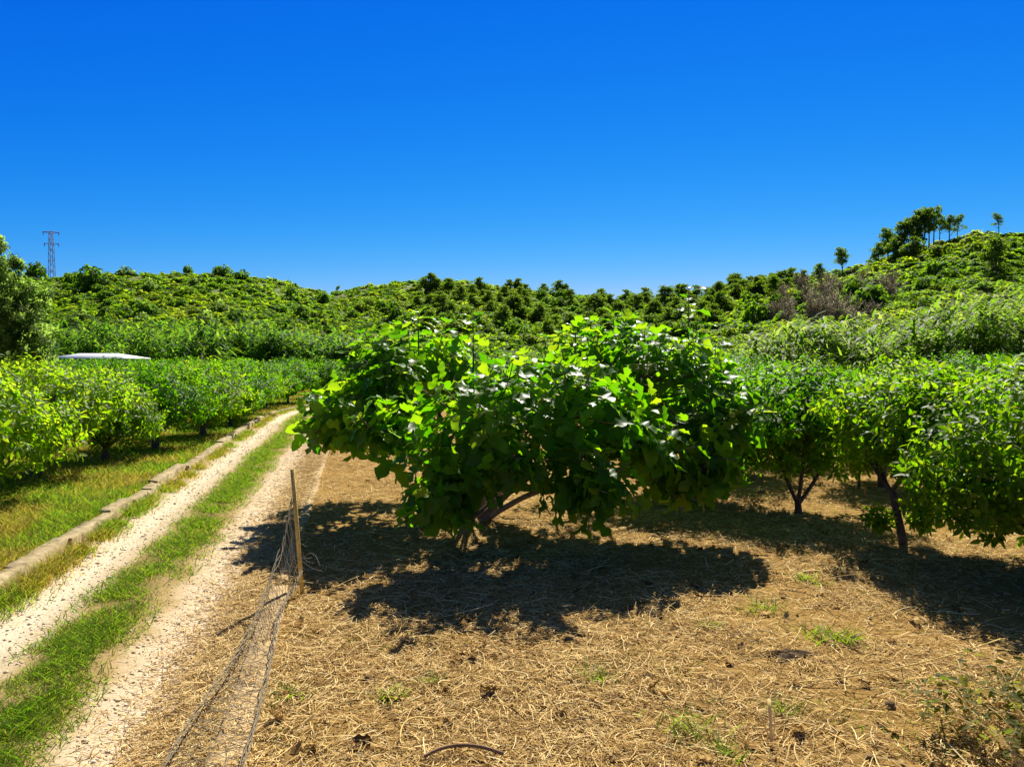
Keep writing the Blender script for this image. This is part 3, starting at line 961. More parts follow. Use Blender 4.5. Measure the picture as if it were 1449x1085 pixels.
def fig_shoot(p0, tip, ax, nleaf, size=.25, droopy=.5, span=.55):
    """leaves spiral round the last half metre of a shoot"""
    Ls = min(span, np.linalg.norm(tip - p0))
    for k in range(nleaf):
        f = (k + .4) / nleaf
        p = tip - ax * Ls * (1 - f)
        ref = unit(np.cross(ax, np.array([.31, .2, 1.0])))
        oth = np.cross(ax, ref)
        ph = k * 2.4 + rng.uniform(-.3, .3)
        rad = ref * math.cos(ph) + oth * math.sin(ph)
        s = size * rng.uniform(.55, 1.22) * (1 - .35 * f ** 3)
        d = unit(rad + ax * (.2 + .7 * f ** 2) + np.array([0, 0, -droopy * rng.uniform(.3, 1.5) * (1 - .5 * f)]) + rng.normal(size=3) * .15)
        leafP.append(p + d * s * .42); leafD.append(d)
        leafN.append(unit(ax * .9 + np.array([0, 0, .55]) - rad * .1 + rng.normal(size=3) * .28)); leafS.append(s); leafQ.append(rng.uniform(-.05, .65))
for bi, (c, r, n) in enumerate(blobs):
    c, r = np.array(c), np.array(r)
    # one arching limb per mass of leaves, from the low stool
    st = np.array([rng.uniform(-.12, .12), rng.uniform(-.12, .12), -.08]) + FO
    mid = st + (c - st) * np.array([.45, .45, .85]) + np.array([0, 0, .15])
    lim = bezier(st, mid, c - np.array([0, 0, .1]), 9)
    tube(limbs, lim - FO, np.linspace(.032 if bi % 3 else .05, .014, 9), 7)
    got = 0
    n = int(n * 1.02)
    while got < n:
        d = rand_dirs(1)[0]
        d[2] = d[2] * .9 + .12
        d = unit(d)
        tip = c + d * r * rng.uniform(.72, 1.06)
        q = (((tip - centres) / radii) ** 2).sum(1)
        q[bi] = 9
        if (q < .45).any() and rng.random() < .8: continue
        if tip[2] < .40: continue
        got += 1
        ax = unit(unit(d * r) * .8 + np.array([0, 0, .55 if tip[2] > 1.5 else .0]) + rng.normal(size=3) * .2)
        s0 = lim[rng.integers(5, 9)]
        tw = bezier(s0, tip - ax * .5, tip, 6)
        tube(twigs, tw - FO, np.linspace(.018, .007, 6), 4)
        fig_shoot(s0, tip, ax, int(rng.integers(9, 13)), .283, .35 if tip[2] > 1.5 else 1.0)
# tall single shoots above the crown
for (x, y, z0, z1) in ((2.78, 12.2, 2.7, 3.62), (-.60, 12.0, 2.7, 3.22), (-1.52, 12.6, 2.9, 3.26), (.95, 11.6, 2.7, 3.05), (3.15, 12.0, 2.3, 2.75), (1.8, 12.2, 2.8, 3.15)):
    ax = unit(np.array([rng.normal() * .05, rng.normal() * .05, 1]))
    tip = np.array([x, y, z1])
    tube(twigs, bezier(np.array([x, y, z0 - .7]), np.array([x, y, z0]), tip, 5) - FO, np.linspace(.018, .008, 5), 5)
    fig_shoot(np.array([x, y, z0]), tip, ax, 14, .27, .1, .85)
leafP, leafD, leafN, leafS, leafQ = map(np.array, (leafP, leafD, leafN, leafS, leafQ))
low = leafP[:, 2] < .3
sel = rng.choice(3, len(leafP), p=[.45, .25, .3])
crown = MB()
for k in range(3):
    m_ = (sel == k) & ~low
    scatter_leaves(crown, FIG[k], leafP[m_] - FO, leafD[m_], leafN[m_], leafS[m_], droop=leafQ[m_])
limbs.build('trunk', M['fig_bark'], fig, True)
twigs.build('twigs', M['twig'], fig, True)
crown.build('crown', M['fig_leaf'], fig)
tag(fig, 'large sprawling fig tree with big lobed leaves hanging to the straw', 'fig tree')

# ------------------------------------------------------------------ edge tree, shed, pylon
tr = empty('willow_tree', (-19.1, 29.0, 0))
tr.scale = (.88, .88, 1.06)
tb, cb = MB(), MB()
tips = []
for (cx, cy, cz, rx, rz_, n) in ((.3, .1, 4.7, 1.5, 1.5, 90), (.9, -.3, 3.6, 1.3, 1.4, 80), (0, 0, 3.4, 1.9, 1.8, 150), (-.6, .2, 5.4, 1.3, 1.2, 90), (1.0, .3, 4.6, 1.0, .9, 60), (1.5, -.2, 2.6, 1.2, 1.3, 90), (-1.6, 0, 3.6, 1.6, 1.8, 90), (-.2, 0, 6.3, .55, .5, 22), (.7, 0, 5.7, .4, .4, 14)):
    tips.append(citrus_crown(cb, (cx, cy, cz), (rx, rx, rz_), int(n * 2.2), 14, .17, .4, 9, .35))
tips = np.concatenate(tips)
tube(tb, bezier((0, 0, -.1), (.2, 0, 1.6), (-.2, 0, 3.2), 8), np.linspace(.24, .15, 8), 8)
for q in range(9):
    t = tips[rng.integers(0, len(tips))]
    s = np.array([-.1, 0, rng.uniform(1.6, 3.2)])
    tube(tb, bezier(s, (s + t) / 2 + np.array([0, 0, .3]), t, 6), np.linspace(.09, .02, 6), 5)
tube(tb, bezier((-.2, 0, 3.1), (-.3, 0, 4.5), (-.3, 0, 6.2), 6), np.linspace(.14, .03, 6), 6)
tb.build('trunk', M['bark'], tr, True)
cb.build('crown', M['olive_leaf'], tr)
tag(tr, 'tall grey-green bushy tree at the left photo edge behind the orchard', 'tree')

M['white_roof'] = plain('white_roof', (.72, .73, .72), .55)
M['plaster'] = noisy_mat('plaster', [(.3, (.42, .38, .31)), (.7, (.56, .52, .44))], scale=2)
sh = empty('shed', (px_at(141, 58), 58, 0))
w = MB()
W2, D2, HW = 2.5, 2.2, 2.30
for (cx, cy, sx, sy) in ((0, -D2, 2 * W2, .14), (0, D2, 2 * W2, .14), (-W2 + .07, 0, .14, 2 * D2 - .14), (W2 - .07, 0, .14, 2 * D2 - .14)):
    box(w, (cx, cy, HW / 2), (sx, sy, HW))
w.build('wall', M['plaster'], sh)
rf = MB()
e, zt, zb = .22, 2.76, 2.40
V = np.array([[-W2 - e, -D2 - e, zb], [W2 + e, -D2 - e, zb], [W2 + e, D2 + e, zb], [-W2 - e, D2 + e, zb], [-W2 + 1.1, 0, zt], [W2 - 1.1, 0, zt]])
V = np.concatenate([V, V + np.array([0, 0, .06])])
rf.addq(V, [[0, 4, 3], [1, 2, 5], [6, 9, 10], [7, 11, 8]], [[0, 1, 5, 4], [2, 3, 4, 5], [6, 10, 11, 7], [8, 11, 10, 9], [0, 6, 7, 1], [1, 7, 8, 2], [2, 8, 9, 3], [3, 9, 6, 0]])
rf.build('roof', M['white_roof'], sh)
dr = MB(); box(dr, (0, -D2 - .09, 1.0), (1.0, .05, 2.0)); dr.build('door', M['bark'], sh)
tag(sh, 'small shed with a white hipped roof peeking over the left orchard', 'shed')

M['steel'] = noisy_mat('steel', [(.3, (.10, .055, .045)), (.7, (.20, .13, .11))], scale=2, rough=.7, bump=0)
M['insulator'] = plain('insulator', (.05, .06, .08), .3)
pp = hill_pt(76, 398)
py_ = empty('lattice_pylon', (pp[0], pp[1], pp[2] - .6), R(8))
H, b0, b1 = 14.9, .75, .42
lat, lb = MB(), MB()
cor = [(-1, -1), (1, -1), (1, 1), (-1, 1)]
def half(z): return b0 + (b1 - b0) * min(1, z / H)
for sx, sy in cor:
    g = MB()
    tube(g, [(sx * b0, sy * b0, 0), (sx * half(H / 2), sy * half(H / 2), H / 2), (sx * b1, sy * b1, H)], .07, 4)
    g.build('leg', M['steel'], py_)
zs = np.linspace(.3, H, 15)
for k in range(len(zs) - 1):
    for q in range(4):
        a, b = cor[q], cor[(q + 1) % 4]
        h0, h1 = half(zs[k]), half(zs[k + 1])
        if (k + q) % 2: a, b = b, a
        tube(lat, [(a[0] * h0, a[1] * h0, zs[k]), (b[0] * h1, b[1] * h1, zs[k + 1])], .04, 4)
        if k % 3 == 0:
            tube(lat, [(a[0] * h0, a[1] * h0, zs[k]), (b[0] * h0, b[1] * h0, zs[k])], .04, 4)
lat.build('lattice', M['steel'], py_)
for (z, x0, x1, r_) in ((H + .05, -2.3, 2.3, .13), (H - 3.3, -2.0, 2.2, .08)):
    a = MB()
    tube(a, [(x0, -.15, z), (0, 0, z), (x1, .15, z)], r_, 4)
    tube(a, [(x0, -.15, z), (-.3, 0, z - .55), (0, 0, z - .55), (.3, 0, z - .55), (x1, .15, z)], .045, 4)
    arm = a.build('crossarm', M['steel'], py_)
    for xx_ in (x0 + .15, x1 - .15):
        s = MB()
        for k in range(5):
            tube(s, [(xx_, 0, z - .15 - k * .16), (xx_, 0, z - .22 - k * .16)], [.15, .11], 8)
        tube(s, [(xx_, 0, z), (xx_, 0, z - 1.0)], .04, 5)
        s.build('insulator', M['insulator'], arm)
t_ = MB(); tube(t_, [(0, 0, H), (0, 0, H + .9)], [.07, .04], 5); t_.build('peak_rod', M['steel'], py_)
tag(py_, 'rusty steel lattice power pylon on the left hill crest', 'power pylon')

# ------------------------------------------------------------------ kerb, footing, post, wire fence
M['concrete'] = noisy_mat('concrete', [(.3, (.15, .11, .045)), (.5, (.31, .24, .115)), (.7, (.46, .37, .20))], scale=7, bump=.6, bump_scale=30)
kb = MB()
yb = 3.0
while yb < 41:
    ln = rng.uniform(.7, 1.9)
    hh = .13 + rng.normal() * .025 - max(yb - 30, 0) * .006
    dx, tilt = rng.normal() * .03, rng.normal() * .02
    yk = np.linspace(yb, yb + ln - rng.uniform(.0, .03), max(3, int(ln / .12)))
    prof = [(-.10, -.2), (-.10, -.012), (-.09, .0), (.085, .0), (.098, -.012), (.10, -.2)]
    V = []
    for q, yq in enumerate(yk):
        chip = rng.random() < .2
        for a_, z_ in prof:
            V.append((float(kerb_x(yq)) + dx + tilt * (q / len(yk) - .5) + a_ + rng.normal() * .006, yq, hh + z_ + rng.normal() * .006 - (.03 if chip and a_ > .05 and z_ > -.1 else 0) if z_ > -.1 else -.1))
    ii = np.arange(len(yk) - 1)[:, None] * 6
    jj = np.arange(5)[None]
    V = np.array(V)
    kb.add(V, np.stack([ii + jj, ii + 6 + jj, ii + 6 + jj + 1, ii + jj + 1], -1).reshape(-1, 4))
    kb.add(V[:6], np.array([[0, 1, 2, 5], [2, 3, 4, 5]]))
    kb.add(V[-6:], np.array([[5, 2, 1, 0], [5, 4, 3, 2]]))
    yb += ln
tag(kb.build('kerb_wall', M['concrete']), 'low weathered concrete kerb wall along the left side of the track', 'kerb')

def footing(y0, y1, w0, w1, h, label):
    fb = MB()
    fy = np.arange(y0, y1, .2)
    fx = footing_x(fy) + (noise(fy, fy * 0, 1.2, 71, 2) - .5) * .05
    ww = np.interp(fy, [y0, y1], [w0, w1]) / 2
    hh = h + (noise(fy, fy * 0, .8, 73, 2) - .5) * .03
    V = []
    for k in range(len(fy)):
        for a, z in ((-1, -.1), (-1, hh[k] - .012), (-.9, hh[k]), (.9, hh[k] + .004), (1, hh[k] - .01), (1, -.1)):
            V.append((fx[k] + a * ww[k] + rng.normal() * .004, fy[k], z))
    V = np.array(V)
    ii = np.arange(len(fy) - 1)[:, None] * 6
    jj = np.arange(5)[None]
    fb.add(V, np.stack([ii + jj, ii + 6 + jj, ii + 6 + jj + 1, ii + jj + 1], -1).reshape(-1, 4))
    e = len(V) - 6
    fb.add(V[:6], np.array([[0, 1, 2, 5], [2, 3, 4, 5]]))
    fb.add(V[e:], np.array([[5, 2, 1, 0], [5, 4, 3, 2]]))
    tag(fb.build('footing_wall', M['footing']), label, 'low wall', 'concrete fence footings')
M['footing'] = noisy_mat('footing', [(.3, (.24, .15, .06)), (.5, (.42, .29, .13)), (.7, (.54, .41, .21))], scale=6, bump=.6, bump_scale=30)
footing(1.5, 8.35, .25, .20, .068, 'flat concrete footing strip under the fallen wire, up to the post')
footing(8.6, 27, .13, .12, .05, 'thin broken footing line running on beyond the post beside the track')

M['post'] = noisy_mat('post', [(.3, (.46, .31, .06)), (.6, (.70, .50, .12)), (.8, (.80, .62, .20))], scale=14, bump=.3, rough=.75)
po = MB()
B0, T0 = np.array([-2.28, 8.26, -.05]), np.array([-2.39, 8.30, 1.34])
def lbar(mb, a, b, s, t):
    ax = unit(b - a)
    X = unit(np.cross(np.array([0, 1.0, 0]), ax)); Y = np.cross(ax, X)
    prof = [(0, 0), (s, 0), (s, t), (t, t), (t, s), (0, s)]
    V = np.array([a + X * p + Y * q for p, q in prof] + [b + X * p + Y * q for p, q in prof])
    F4 = [[k, (k + 1) % 6, 6 + (k + 1) % 6, 6 + k] for k in range(6)] + [[6, 7, 8, 9], [6, 9, 10, 11], [3, 2, 1, 0], [5, 4, 3, 0]]
    mb.add(V, F4)
lbar(po, B0, T0, .042, .012)
tag(po.build('fence_post', M['post']), 'thin leaning tan angle iron post standing in the footing strip', 'fence post')

M['wire'] = plain('wire', (.20, .165, .10), .6, .1, .15)
fe = empty('wire_fence', (-2.0, 6.4, 0))
FE = np.array([-2.0, 6.4, 0])
topw = np.array([(-2.37, 8.27, 1.02), (-2.33, 7.75, .60), (-2.30, 7.2, .36), (-2.25, 6.75, .26), (-2.21, 6.25, .19), (-2.18, 5.7, .15), (-2.14, 5.1, .12), (-2.08, 4.5, .09), (-2.0, 3.6, .07)])
botw = np.array([(-2.27, 8.25, .25), (-2.25, 7.9, .18), (-2.20, 7.3, .14), (-2.08, 6.75, .12), (-1.97, 6.25, .115), (-1.84, 5.7, .115), (-1.70, 5.1, .115), (-1.60, 4.5, .115), (-1.42, 3.6, .115)])
tN = np.linspace(0, 1, 9)
def fw(s, t):
    s = np.atleast_1d(s); t = np.atleast_1d(t)
    a = np.stack([np.interp(s, tN, topw[:, k]) for k in range(3)], 1)
    b = np.stack([np.interp(s, tN, botw[:, k]) for k in range(3)], 1)
    p = a * (1 - t)[:, None] + b * t[:, None]
    sag = np.sin(t * math.pi) * (.10 * (noise(s * 20, t * 3, 1.3, 83, 2) - .45))
    p[:, 2] = np.maximum(p[:, 2] - np.sin(t * math.pi) * .12 * (a[:, 2] > .2) + sag, .05)
    p[:, 0] += np.sin(t * math.pi) * .06 * (noise(s * 15, t * 4, 1, 89, 2) - .5)
    return p
mesh_ = MB()
for q in range(46):
    for sg in (1, -1):
        s0 = q / 46 + rng.normal() * .005
        t = np.linspace(0, 1, 11)
        s = s0 + sg * t * .055 + np.sin(t * 40 + q) * .0012
        ok = (s > 0) & (s < 1)
        if ok.sum() < 3: continue
        tube(mesh_, fw(s[ok], t[ok]) - FE, .0022, 3, cap=False)
for tq in (.25, .5, .75):
    s = np.linspace(0, 1, 70)
    tube(mesh_, fw(s, np.full(70, tq) + np.sin(s * 60) * .01) - FE, .0016, 3, cap=False)
mesh_.build('wire_mesh', M['wire'], fe)
for tq in (0.0, 1.0):
    wq = MB()
    for k in range(3):
        s = np.linspace(0, 1, 90)
        p = fw(s, np.full(90, tq)) - FE
        p[:, 0] += np.sin(s * 50 + k * 2.1) * .012 + np.sin(s * 13 + k) * .012
        p[:, 2] += np.cos(s * 55 + k * 2.1) * .010 + .008
        tube(wq, p, .0042, 4)
    wq.build('edge_wire', M['wire'], fe)
tw_ = MB()
for q in range(7):
    a = np.array([-2.30 + rng.normal() * .05, 8.2, rng.uniform(.2, .7)])
    e = a + np.array([rng.uniform(.05, .35), rng.uniform(-.3, .2), rng.uniform(-.1, .2)])
    tube(tw_, bezier(a, (a + e) / 2 + rng.normal(size=3) * .1, e, 8) - FE, .0028, 4)
tw_.build('loose_wire', M['wire'], fe)
tag(fe, 'collapsed grey wire mesh fence lying along the footing strip in front of the post', 'wire fence')

# ------------------------------------------------------------------ straw, grass, stones
def logy(n, y0, y1): return y0 * (y1 / y0) ** rng.random(n)
M['straw'] = island_mat('straw', [(.16, .094, .028), (.36, .222, .070), (.55, .37, .13), (.69, .505, .20), (.82, .655, .32)], rough=.85, spec=.06, tfac=.15)
N = 230000
y = logy(N, 3.9, 26)
x = footing_x(y) - .08 + rng.random(N) * (np.minimum(.72 * y + 1.0, 15) - footing_x(y))
dens = noise(x, y, .9, 131, 3) * .55 + noise(x, y, 2.6, 137, 2) * .45
k = rng.random(N) < np.clip((dens - .27) * 3.4, .14, 1)
x, y = x[k], y[k]
n = len(x)
a = rng.uniform(0, 6.28, n)
L = rng.lognormal(math.log(.088), .55, n).clip(.03, .45) * (1 + y * .02)
P = np.stack([x, y, field_z(x, y) + rng.uniform(.002, .028, n)], 1)
on_strip = np.abs(x - footing_x(y)) < .14
off_ = on_strip & (rng.random(n) < .72) & (y < 8.4)
L = np.where(off_, .004, L)
P[:, 2] = np.where(on_strip & ~off_, np.maximum(P[:, 2], .074), P[:, 2])
D = np.stack([np.cos(a), np.sin(a), rng.normal(size=n) * .16 + .05], 1)
bend = rng.normal(size=n) * .35
C = np.stack([-np.sin(a) * bend, np.cos(a) * bend, -rng.uniform(0, .2, n)], 1)
up = unit(np.stack([rng.normal(size=n) * .5, rng.normal(size=n) * .5, np.ones(n)], 1))
st_ = MB()
ribbons(st_, P, D, L, rng.uniform(.0025, .0068, n) * (1 + y * .03), up, C, seg=3, taper=False)
tag(st_.build('straw', M['straw']), 'dry brown straw litter strewn over the orchard soil', 'straw', kind='stuff')

M['litter'] = island_mat('litter', [(.12, .06, .016), (.24, .13, .035), (.36, .22, .065), (.48, .33, .12)], rough=.85, spec=.05, tfac=.1)
n = 450
y = logy(n, 4.2, 18)
x = rng.normal(size=n) * 3.2 + .6
k = x > footing_x(y) + .2
x, y = x[k], y[k]
n = len(x)
lt = MB()
LV, L3, L4 = FIG[1]
keep = (L4 < len(LV) - 4).all(1)
Dl = unit(np.stack([rng.normal(size=n), rng.normal(size=n), rng.normal(size=n) * .15], 1))
scatter_leaves(lt, (LV * np.array([1, 1, 1.6]), L3, L4[keep]), np.stack([x, y, field_z(x, y) + .02], 1), Dl, unit(rng.normal(size=(n, 3)) * .35 + np.array([0, 0, 1.0])), rng.uniform(.04, .13, n), droop=rng.uniform(-.6, .6, n))
tag(lt.build('leaf_litter', M['litter']), 'curled brown dead leaves lying in the straw', 'dead leaves', kind='stuff')
M['clod'] = noisy_mat('clod', [(.3, (.15, .085, .026)), (.7, (.30, .19, .066))], scale=20, bump=.6)
n = 160
y = logy(n, 4.0, 16)
x = footing_x(y) + .3 + rng.random(n) * (.72 * y + 1.0 - footing_x(y))
cl = MB()
ring = np.array([[math.cos(a), math.sin(a), 0] for a in np.linspace(0, 6.283, 7)[:-1]])
ball = np.concatenate([ring * 1.0, ring * .75 + np.array([0, 0, .55]), [[0, 0, .85]]])
CF = [[k, (k + 1) % 6, 6 + (k + 1) % 6] for k in range(6)] + [[k, 6 + (k + 1) % 6, 6 + k] for k in range(6)] + [[6 + k, 6 + (k + 1) % 6, 12] for k in range(6)]
sz = rng.lognormal(math.log(.022), .45, n).clip(.01, .07)
CV = ball[None] * rng.uniform(.6, 1.25, (n, 13, 1)) * sz[:, None, None] + np.stack([x, y, field_z(x, y) - .006], 1)[:, None, :]
cl.add(CV.reshape(-1, 3), (np.arange(n)[:, None, None] * 13 + np.array(CF)[None]).reshape(-1, 3))
tag(cl.build('clods', M['clod']), 'small brown earth clods scattered in the straw', 'clods', kind='stuff')

def blades(mb, x, y, z, h, w, spread=.45):
    n = len(x)
    a = rng.uniform(0, 6.28, n)
    P = np.stack([x, y, z], 1)
    D = np.stack([np.cos(a) * spread, np.sin(a) * spread, np.ones(n)], 1)
    cv = np.stack([np.cos(a), np.sin(a), -rng.uniform(.2, .7, n)], 1) * rng.uniform(.2, .7, n)[:, None]
    up = np.stack([-np.sin(a) + rng.normal(size=n) * .3, np.cos(a) * 0 + np.cos(a), np.zeros(n)], 1)
    up = np.stack([np.cos(a) + rng.normal(size=n) * .4, np.sin(a) + rng.normal(size=n) * .4, np.full(n, .3)], 1)
    ribbons(mb, P, D, h, w, up, cv, seg=3)
M['grass'] = leaf_mat('grass', [(.045, .10, .006), (.07, .135, .008), (.11, .16, .012), (.24, .20, .04)], [(.18, .42, .006), (.30, .54, .01), (.52, .50, .05)], rough=.7, tfac=.5, spec=.06)
M['dry_grass'] = leaf_mat('dry_grass', [(.10, .12, .010), (.24, .19, .02), (.40, .28, .04), (.52, .38, .08)], [(.26, .36, .01), (.50, .44, .03), (.62, .48, .08)], rough=.7, tfac=.48, spec=.1)

# grass strip between the ruts
N = 60000
y = logy(N, 3.6, 44)
off = np.clip(rng.normal(size=N) * .20, -.46, .46)
x = road_centre(y) + off + (noise(y, y * 0, 1.6, 151, 2) - .5) * .26
k = rng.random(N) < np.clip((noise(x, y, .45, 153, 3) - .30) * 3.2, .06, 1)
x, y = x[k], y[k]
g = MB()
blades(g, x, y, road_z(x, y) - .01, rng.uniform(.05, .15, len(x)) * (1 - .2 * np.abs(x - road_centre(y))), rng.uniform(.004, .008, len(x)) * (1 + y * .05), .6)
tag(g.build('grass', M['grass']), 'green grass strip growing between the wheel ruts', 'grass', kind='stuff')

# grass along the kerb foot and on the verge
N = 22000
y = logy(N, 7, 40)
x = kerb_x(y) + .17 + np.abs(rng.normal(size=N)) * .14
k = rng.random(N) < np.clip((noise(x * 0, y, .55, 163, 2) - .36) * 4, .05, 1)
x, y = x[k], y[k]
dry = rng.random(len(x)) < np.clip((noise(x * 0, y, 1.1, 167, 2) - .30) * 3, .15, .9)
for mk, sel_, lab in (('grass', ~dry, 'green grass tufts along the foot of the concrete kerb on the track side'), ('dry_grass', dry, 'dry golden grass along the foot of the concrete kerb on the track side')):
    g = MB()
    xs_, ys_ = x[sel_], y[sel_]
    blades(g, xs_, ys_, road_z(xs_, ys_) - .01, rng.uniform(.06, .22, len(xs_)), rng.uniform(.006, .011, len(xs_)) * (1 + ys_ * .03), .5)
    tag(g.build(mk, M[mk]), lab, 'grass', kind='stuff')
N = 70000
y = logy(N, 8.5, 46)
x = kerb_x(y) - .16 - rng.random(N) ** 1.3 * (3.5 + .33 * y)
pn = noise(x, y, 1.3, 171, 3)
green = pn > .46
for mk, sel_, lab in (('grass', green, 'green grass patches between the kerb and the left orchard row'), ('dry_grass', ~green, 'dry yellow grass between the kerb and the left orchard row')):
    xs_, ys_ = x[sel_], y[sel_]
    g = MB()
    blades(g, xs_, ys_, verge_z(xs_, ys_) - .01, rng.uniform(.07, .24, len(xs_)), rng.uniform(.005, .010, len(xs_)) * (1 + ys_ * .035), .5)
    tag(g.build('grass' if mk == 'grass' else 'dry_grass', M[mk]), lab, 'grass', kind='stuff')
# dry grass on the right flank of the track
N = 42000
y = logy(N, 3.6, 30)
x = footing_x(y) - .14 - np.abs(rng.normal(size=N)) * .34
g = MB()
n = len(x)
a = rng.uniform(0, 6.28, n)
P = np.stack([x, y, road_z(x, y) + rng.uniform(.003, .02, n)], 1)
D = np.stack([np.cos(a), np.sin(a), rng.normal(size=n) * .15 + .04], 1)
bend = rng.normal(size=n) * .4
C = np.stack([-np.sin(a) * bend, np.cos(a) * bend, -rng.uniform(0, .2, n)], 1)
ribbons(g, P, D, rng.lognormal(math.log(.07), .5, n).clip(.02, .25), rng.uniform(.003, .006, n) * (1 + y * .03), unit(rng.normal(size=(n, 3)) * .4 + np.array([0, 0, 1.0])), C, seg=3, taper=False)
tag(g.build('straw', M['straw']), 'dry straw along the right wheel rut of the track', 'straw', kind='stuff')

# thin green sprouts in patches of the straw
N = 16000
y = logy(N, 3.9, 14)
x = footing_x(y) + .2 + rng.random(N) * (.72 * y + 1.0 - footing_x(y))
k = noise(x, y, .7, 191, 3) > .66
x, y = x[k], y[k]
g = MB()
blades(g, x, y, field_z(x, y) - .01, rng.uniform(.03, .10, len(x)), rng.uniform(.004, .008, len(x)), .7)
tag(g.build('grass', M['grass']), 'thin green grass sprouts coming up in patches of the straw', 'grass', kind='stuff')

# gravel of the ruts
M['stone'] = island_mat('stone', [(.44, .33, .18), (.62, .50, .31), (.76, .66, .46)], rough=.9)
ICO = None
def stones(n, y0, y1):
    y = logy(n, y0, y1)
    side = np.where(rng.random(n) < .5, -.85, .8)
    x = road_centre(y) + side + rng.normal(size=n) * .30
    th = np.array([[1, 0, 0], [-1, 0, 0], [0, 1, 0], [0, -1, 0], [0, 0, 1], [0, 0, -1]], float)
    F = np.array([[0, 2, 4], [2, 1, 4], [1, 3, 4], [3, 0, 4], [2, 0, 5], [1, 2, 5], [3, 1, 5], [0, 3, 5]])
    s = rng.lognormal(math.log(.008), .45, n).clip(.004, .03) * (1 + y * .03)
    V = th[None] * rng.uniform(.6, 1.2, (n, 6, 1)) * np.array([1, 1, .6]) * s[:, None, None]
    a = rng.uniform(0, 6.28, n); c, sn = np.cos(a)[:, None], np.sin(a)[:, None]
    V = np.stack([V[..., 0] * c - V[..., 1] * sn, V[..., 0] * sn + V[..., 1] * c, V[..., 2]], -1)
    V += np.stack([x, y, road_z(x, y) + s * .2], 1)[:, None, :]
    mb = MB()
    mb.add(V.reshape(-1, 3), (np.arange(n)[:, None, None] * 6 + F[None]).reshape(-1, 3))
    return mb
tag(stones(8000, 4, 30).build('gravel', M['stone']), 'pale gravel scattered in the wheel ruts', 'gravel', kind='stuff')

# ------------------------------------------------------------------ single weeds, twigs and the bramble
def ground_pt(px, py):
    d = CAM_Z * 1095 / (py - 505)
    return (px - 724.5) / 1095 * d, d
M['weed'] = leaf_mat('weed', [(.06, .12, .006), (.09, .15, .008), (.14, .18, .012)], [(.28, .56, .006), (.46, .66, .012)], rough=.5, tfac=.4, spec=.3)
weeds = [(1148, 828, .16, 'leafy green weed tuft in front of the slim citrus tree shade'), (1082, 866, .20, 'upright green grass tuft by the right tip of the fig shade'),
         (1164, 908, .20, 'green weed behind the little dark hollow'), (1205, 914, .14, 'small green weed right of the little dark hollow'),
         (548, 992, .13, 'small green weed left of centre in the sunlit straw'), (845, 966, .14, 'low green weed below the front edge of the fig shade'),
         (990, 1042, .20, 'broad green tuft near the lower photo edge left of the pale stalk'), (1116, 1010, .12, 'little green tuft close beside the pale dead stalk'),
         (405, 990, .13, 'olive weed tuft close beside the footing strip'), (1010, 890, .10, 'tiny green sprout at the right rim of the fig shade'), (608, 968, .10, 'tiny weed between the fig shade and the lower photo edge'),
         (1035, 1070, .12, 'green weed at the bottom photo edge right of centre')]
for (px, py, hgt, lab) in weeds:
    gx, gy = ground_pt(px, py)
    g = MB()
    n = 60
    hgt *= 1.25
    xs_ = rng.normal(size=n) * hgt * .42; ys_ = rng.normal(size=n) * hgt * .42
    blades(g, xs_, ys_, np.full(n, -.02), rng.uniform(.5, 1.1, n) * hgt, rng.uniform(.007, .014, n), .6)
    o = g.build('weed_tuft', M['weed'])
    o.location = (gx, gy, float(field_z(np.array([gx]), np.array([gy]))[0]))
    tag(o, lab, 'weed', 'weed tufts in the straw')

M['dead_stem'] = noisy_mat('dead_stem', [(.3, (.54, .38, .10)), (.7, (.80, .60, .20))], scale=12, bump=.2)
M['brown_stem'] = noisy_mat('brown_stem', [(.3, (.14, .08, .04)), (.7, (.30, .19, .09))], scale=12, bump=.2)
def stick(name, pts, r, lab, mat='dead_stem', cat='dry stem', extra=()):
    g = MB()
    tube(g, pts[0], r, 6)
    for p in pts[1:]:
        tube(g, p, np.asarray(r) * .6, 5)
    return tag(g.build(name, M[mat], smooth=True), lab, cat)
M['stalk'] = island_mat('stalk', [(.72, .54, .22), (.85, .70, .36)], rough=.8, spec=.05, tfac=.45)
gx, gy = ground_pt(1098, 1058)
stick('dead_stalk', [bezier((gx, gy, 0), (gx + .01, gy + .05, .12), (gx + .03, gy + .15, .22), 6), bezier((gx, gy, 0), (gx - .03, gy + .06, .08), (gx - .05, gy + .12, .16), 5), bezier((gx, gy, .02), (gx + .04, gy, .1), (gx + .02, gy + .05, .2), 5)],
      np.linspace(.011, .006, 6)[:1].repeat(1)[0], 'pale upright dead stalk in the straw near the lower right', 'stalk')
gx, gy = ground_pt(640, 1082)
stick('fallen_branch', [bezier((gx - .18, gy - .03, .03), (gx + .02, gy + .12, .09), (gx + .32, gy + .0, .03), 10)], .012, 'curved brown fallen branch at the bottom photo edge', 'brown_stem', 'branch')
gx, gy = ground_pt(575, 1050)
stick('dry_stem', [bezier((gx - .03, gy - .15, .03), (gx - .09, gy + .12, .12), (gx + .14, gy + .17, .04), 10)], .006, 'hooked pale dry stem left of the fallen branch')
gx, gy = ground_pt(1300, 972)
stick('dry_stem', [bezier((gx - .9, gy - .05, .03), (gx - .1, gy - .1, .12), (gx + .9, gy + .35, .22), 14)], .005, 'long thin dry stem arching towards the bramble at the right')

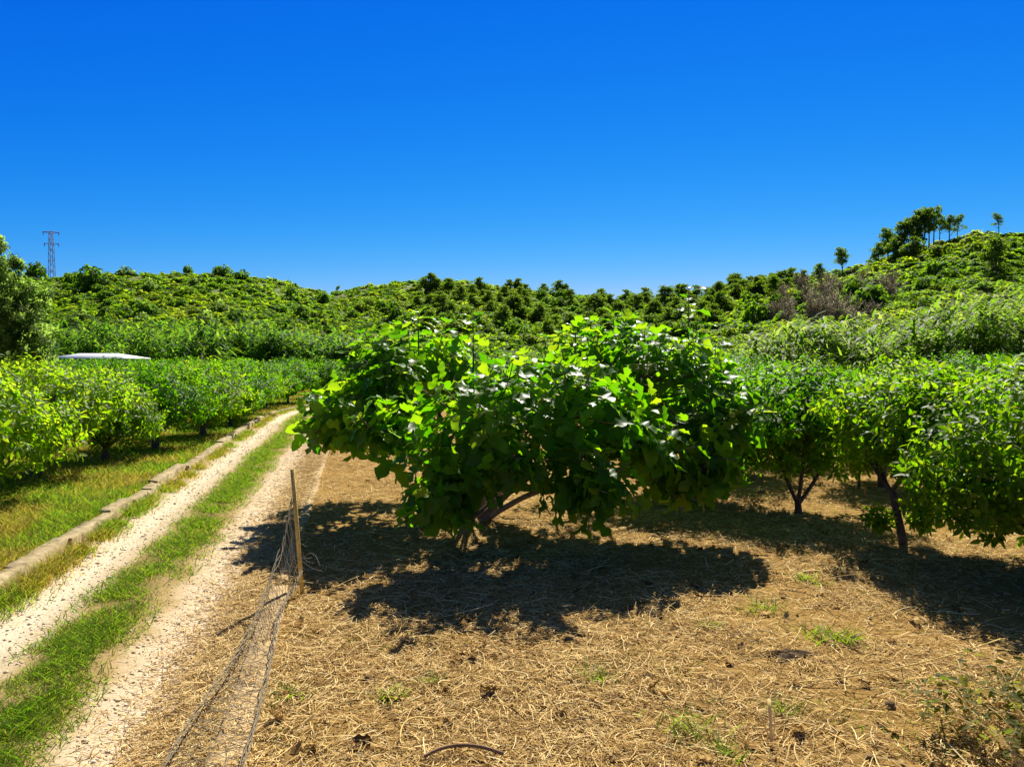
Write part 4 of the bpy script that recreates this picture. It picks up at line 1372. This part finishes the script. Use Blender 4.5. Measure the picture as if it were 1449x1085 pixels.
# little hollow in the straw: a low mound, the pit's shadow put into its dark colour
gx, gy = ground_pt(1122, 936)
hm = MB()
th = np.linspace(0, 6.283, 24, endpoint=False)
rings = [(1.2, -.02), (.95, .02), (.7, .05), (.4, .062), (.0, .05)]
V = []
for (f, zz_) in rings:
    for t in th:
        w_ = 1 + .22 * math.sin(3 * t + 1) + .14 * math.sin(5 * t) + .08 * math.sin(9 * t)
        V.append((math.cos(t) * .16 * f * w_, math.sin(t) * .09 * f * w_, zz_ * .55 * (1.0 + .3 * math.sin(4 * t + f * 3))))
F = [[r * 24 + k, r * 24 + (k + 1) % 24, (r + 1) * 24 + (k + 1) % 24, (r + 1) * 24 + k] for r in range(4) for k in range(24)]
hm.add(V, F)
M['pit_shade'] = noisy_mat('pit_shade', [(.3, (.04, .022, .008)), (.7, (.10, .06, .022))], scale=20, bump=.6)
o = hm.build('pit_shade_mound', M['pit_shade'], smooth=True)
o.location = (gx, gy, float(field_z(np.array([gx]), np.array([gy]))[0]) + .01)
tag(o, 'small low mound painted dark as the shadow of a pit in the straw right of the fig shade', 'pit shade')

# bramble heap at the lower right
br = empty('bramble', (3.35, 5.0, 0))
bl, bs = MB(), MB()
for q in range(95):
    s = np.array([rng.uniform(-.35, .7), rng.uniform(-.5, .6), 0])
    e = s + np.array([rng.normal() * .35, rng.normal() * .35, rng.uniform(.05, .34)])
    c = bezier(s, (s + e) / 2 + np.array([0, 0, rng.uniform(.15, .4)]), e, 10)
    tube(bs, c, np.linspace(.006, .003, 10), 4)
    n = 9
    idx = rng.integers(2, 10, n)
    P = c[idx] + rng.normal(size=(n, 3)) * .02
    P[:, 2] = np.maximum(P[:, 2], .02)
    D = rand_dirs(n); D[:, 2] = np.abs(D[:, 2]) * .3 - .05
    Nn = unit(rng.normal(size=(n, 3)) * .5 + np.array([0, 0, 1.0]))
    scatter_leaves(bl, LEAF, P, D, Nn, rng.uniform(.05, .10, n), droop=rng.uniform(0, .5, n))
bs.build('stem', M['stalk'], br, True)
M['bramble_leaf'] = leaf_mat('bramble_leaf', [(.05, .07, .012), (.08, .10, .016), (.20, .16, .04)], [(.16, .24, .012), (.36, .34, .04)], rough=.65, tfac=.5, spec=.12)
bl.build('foliage', M['bramble_leaf'], br)
tag(br, 'tangled half dry bramble in the lower right corner', 'bramble')

# drop prototypes that no place used
for rec in list(protos.values()) + pine_kinds:
    if not rec[1]:
        for c in list(rec[0].children):
            bpy.data.objects.remove(c)
        bpy.data.objects.remove(rec[0])
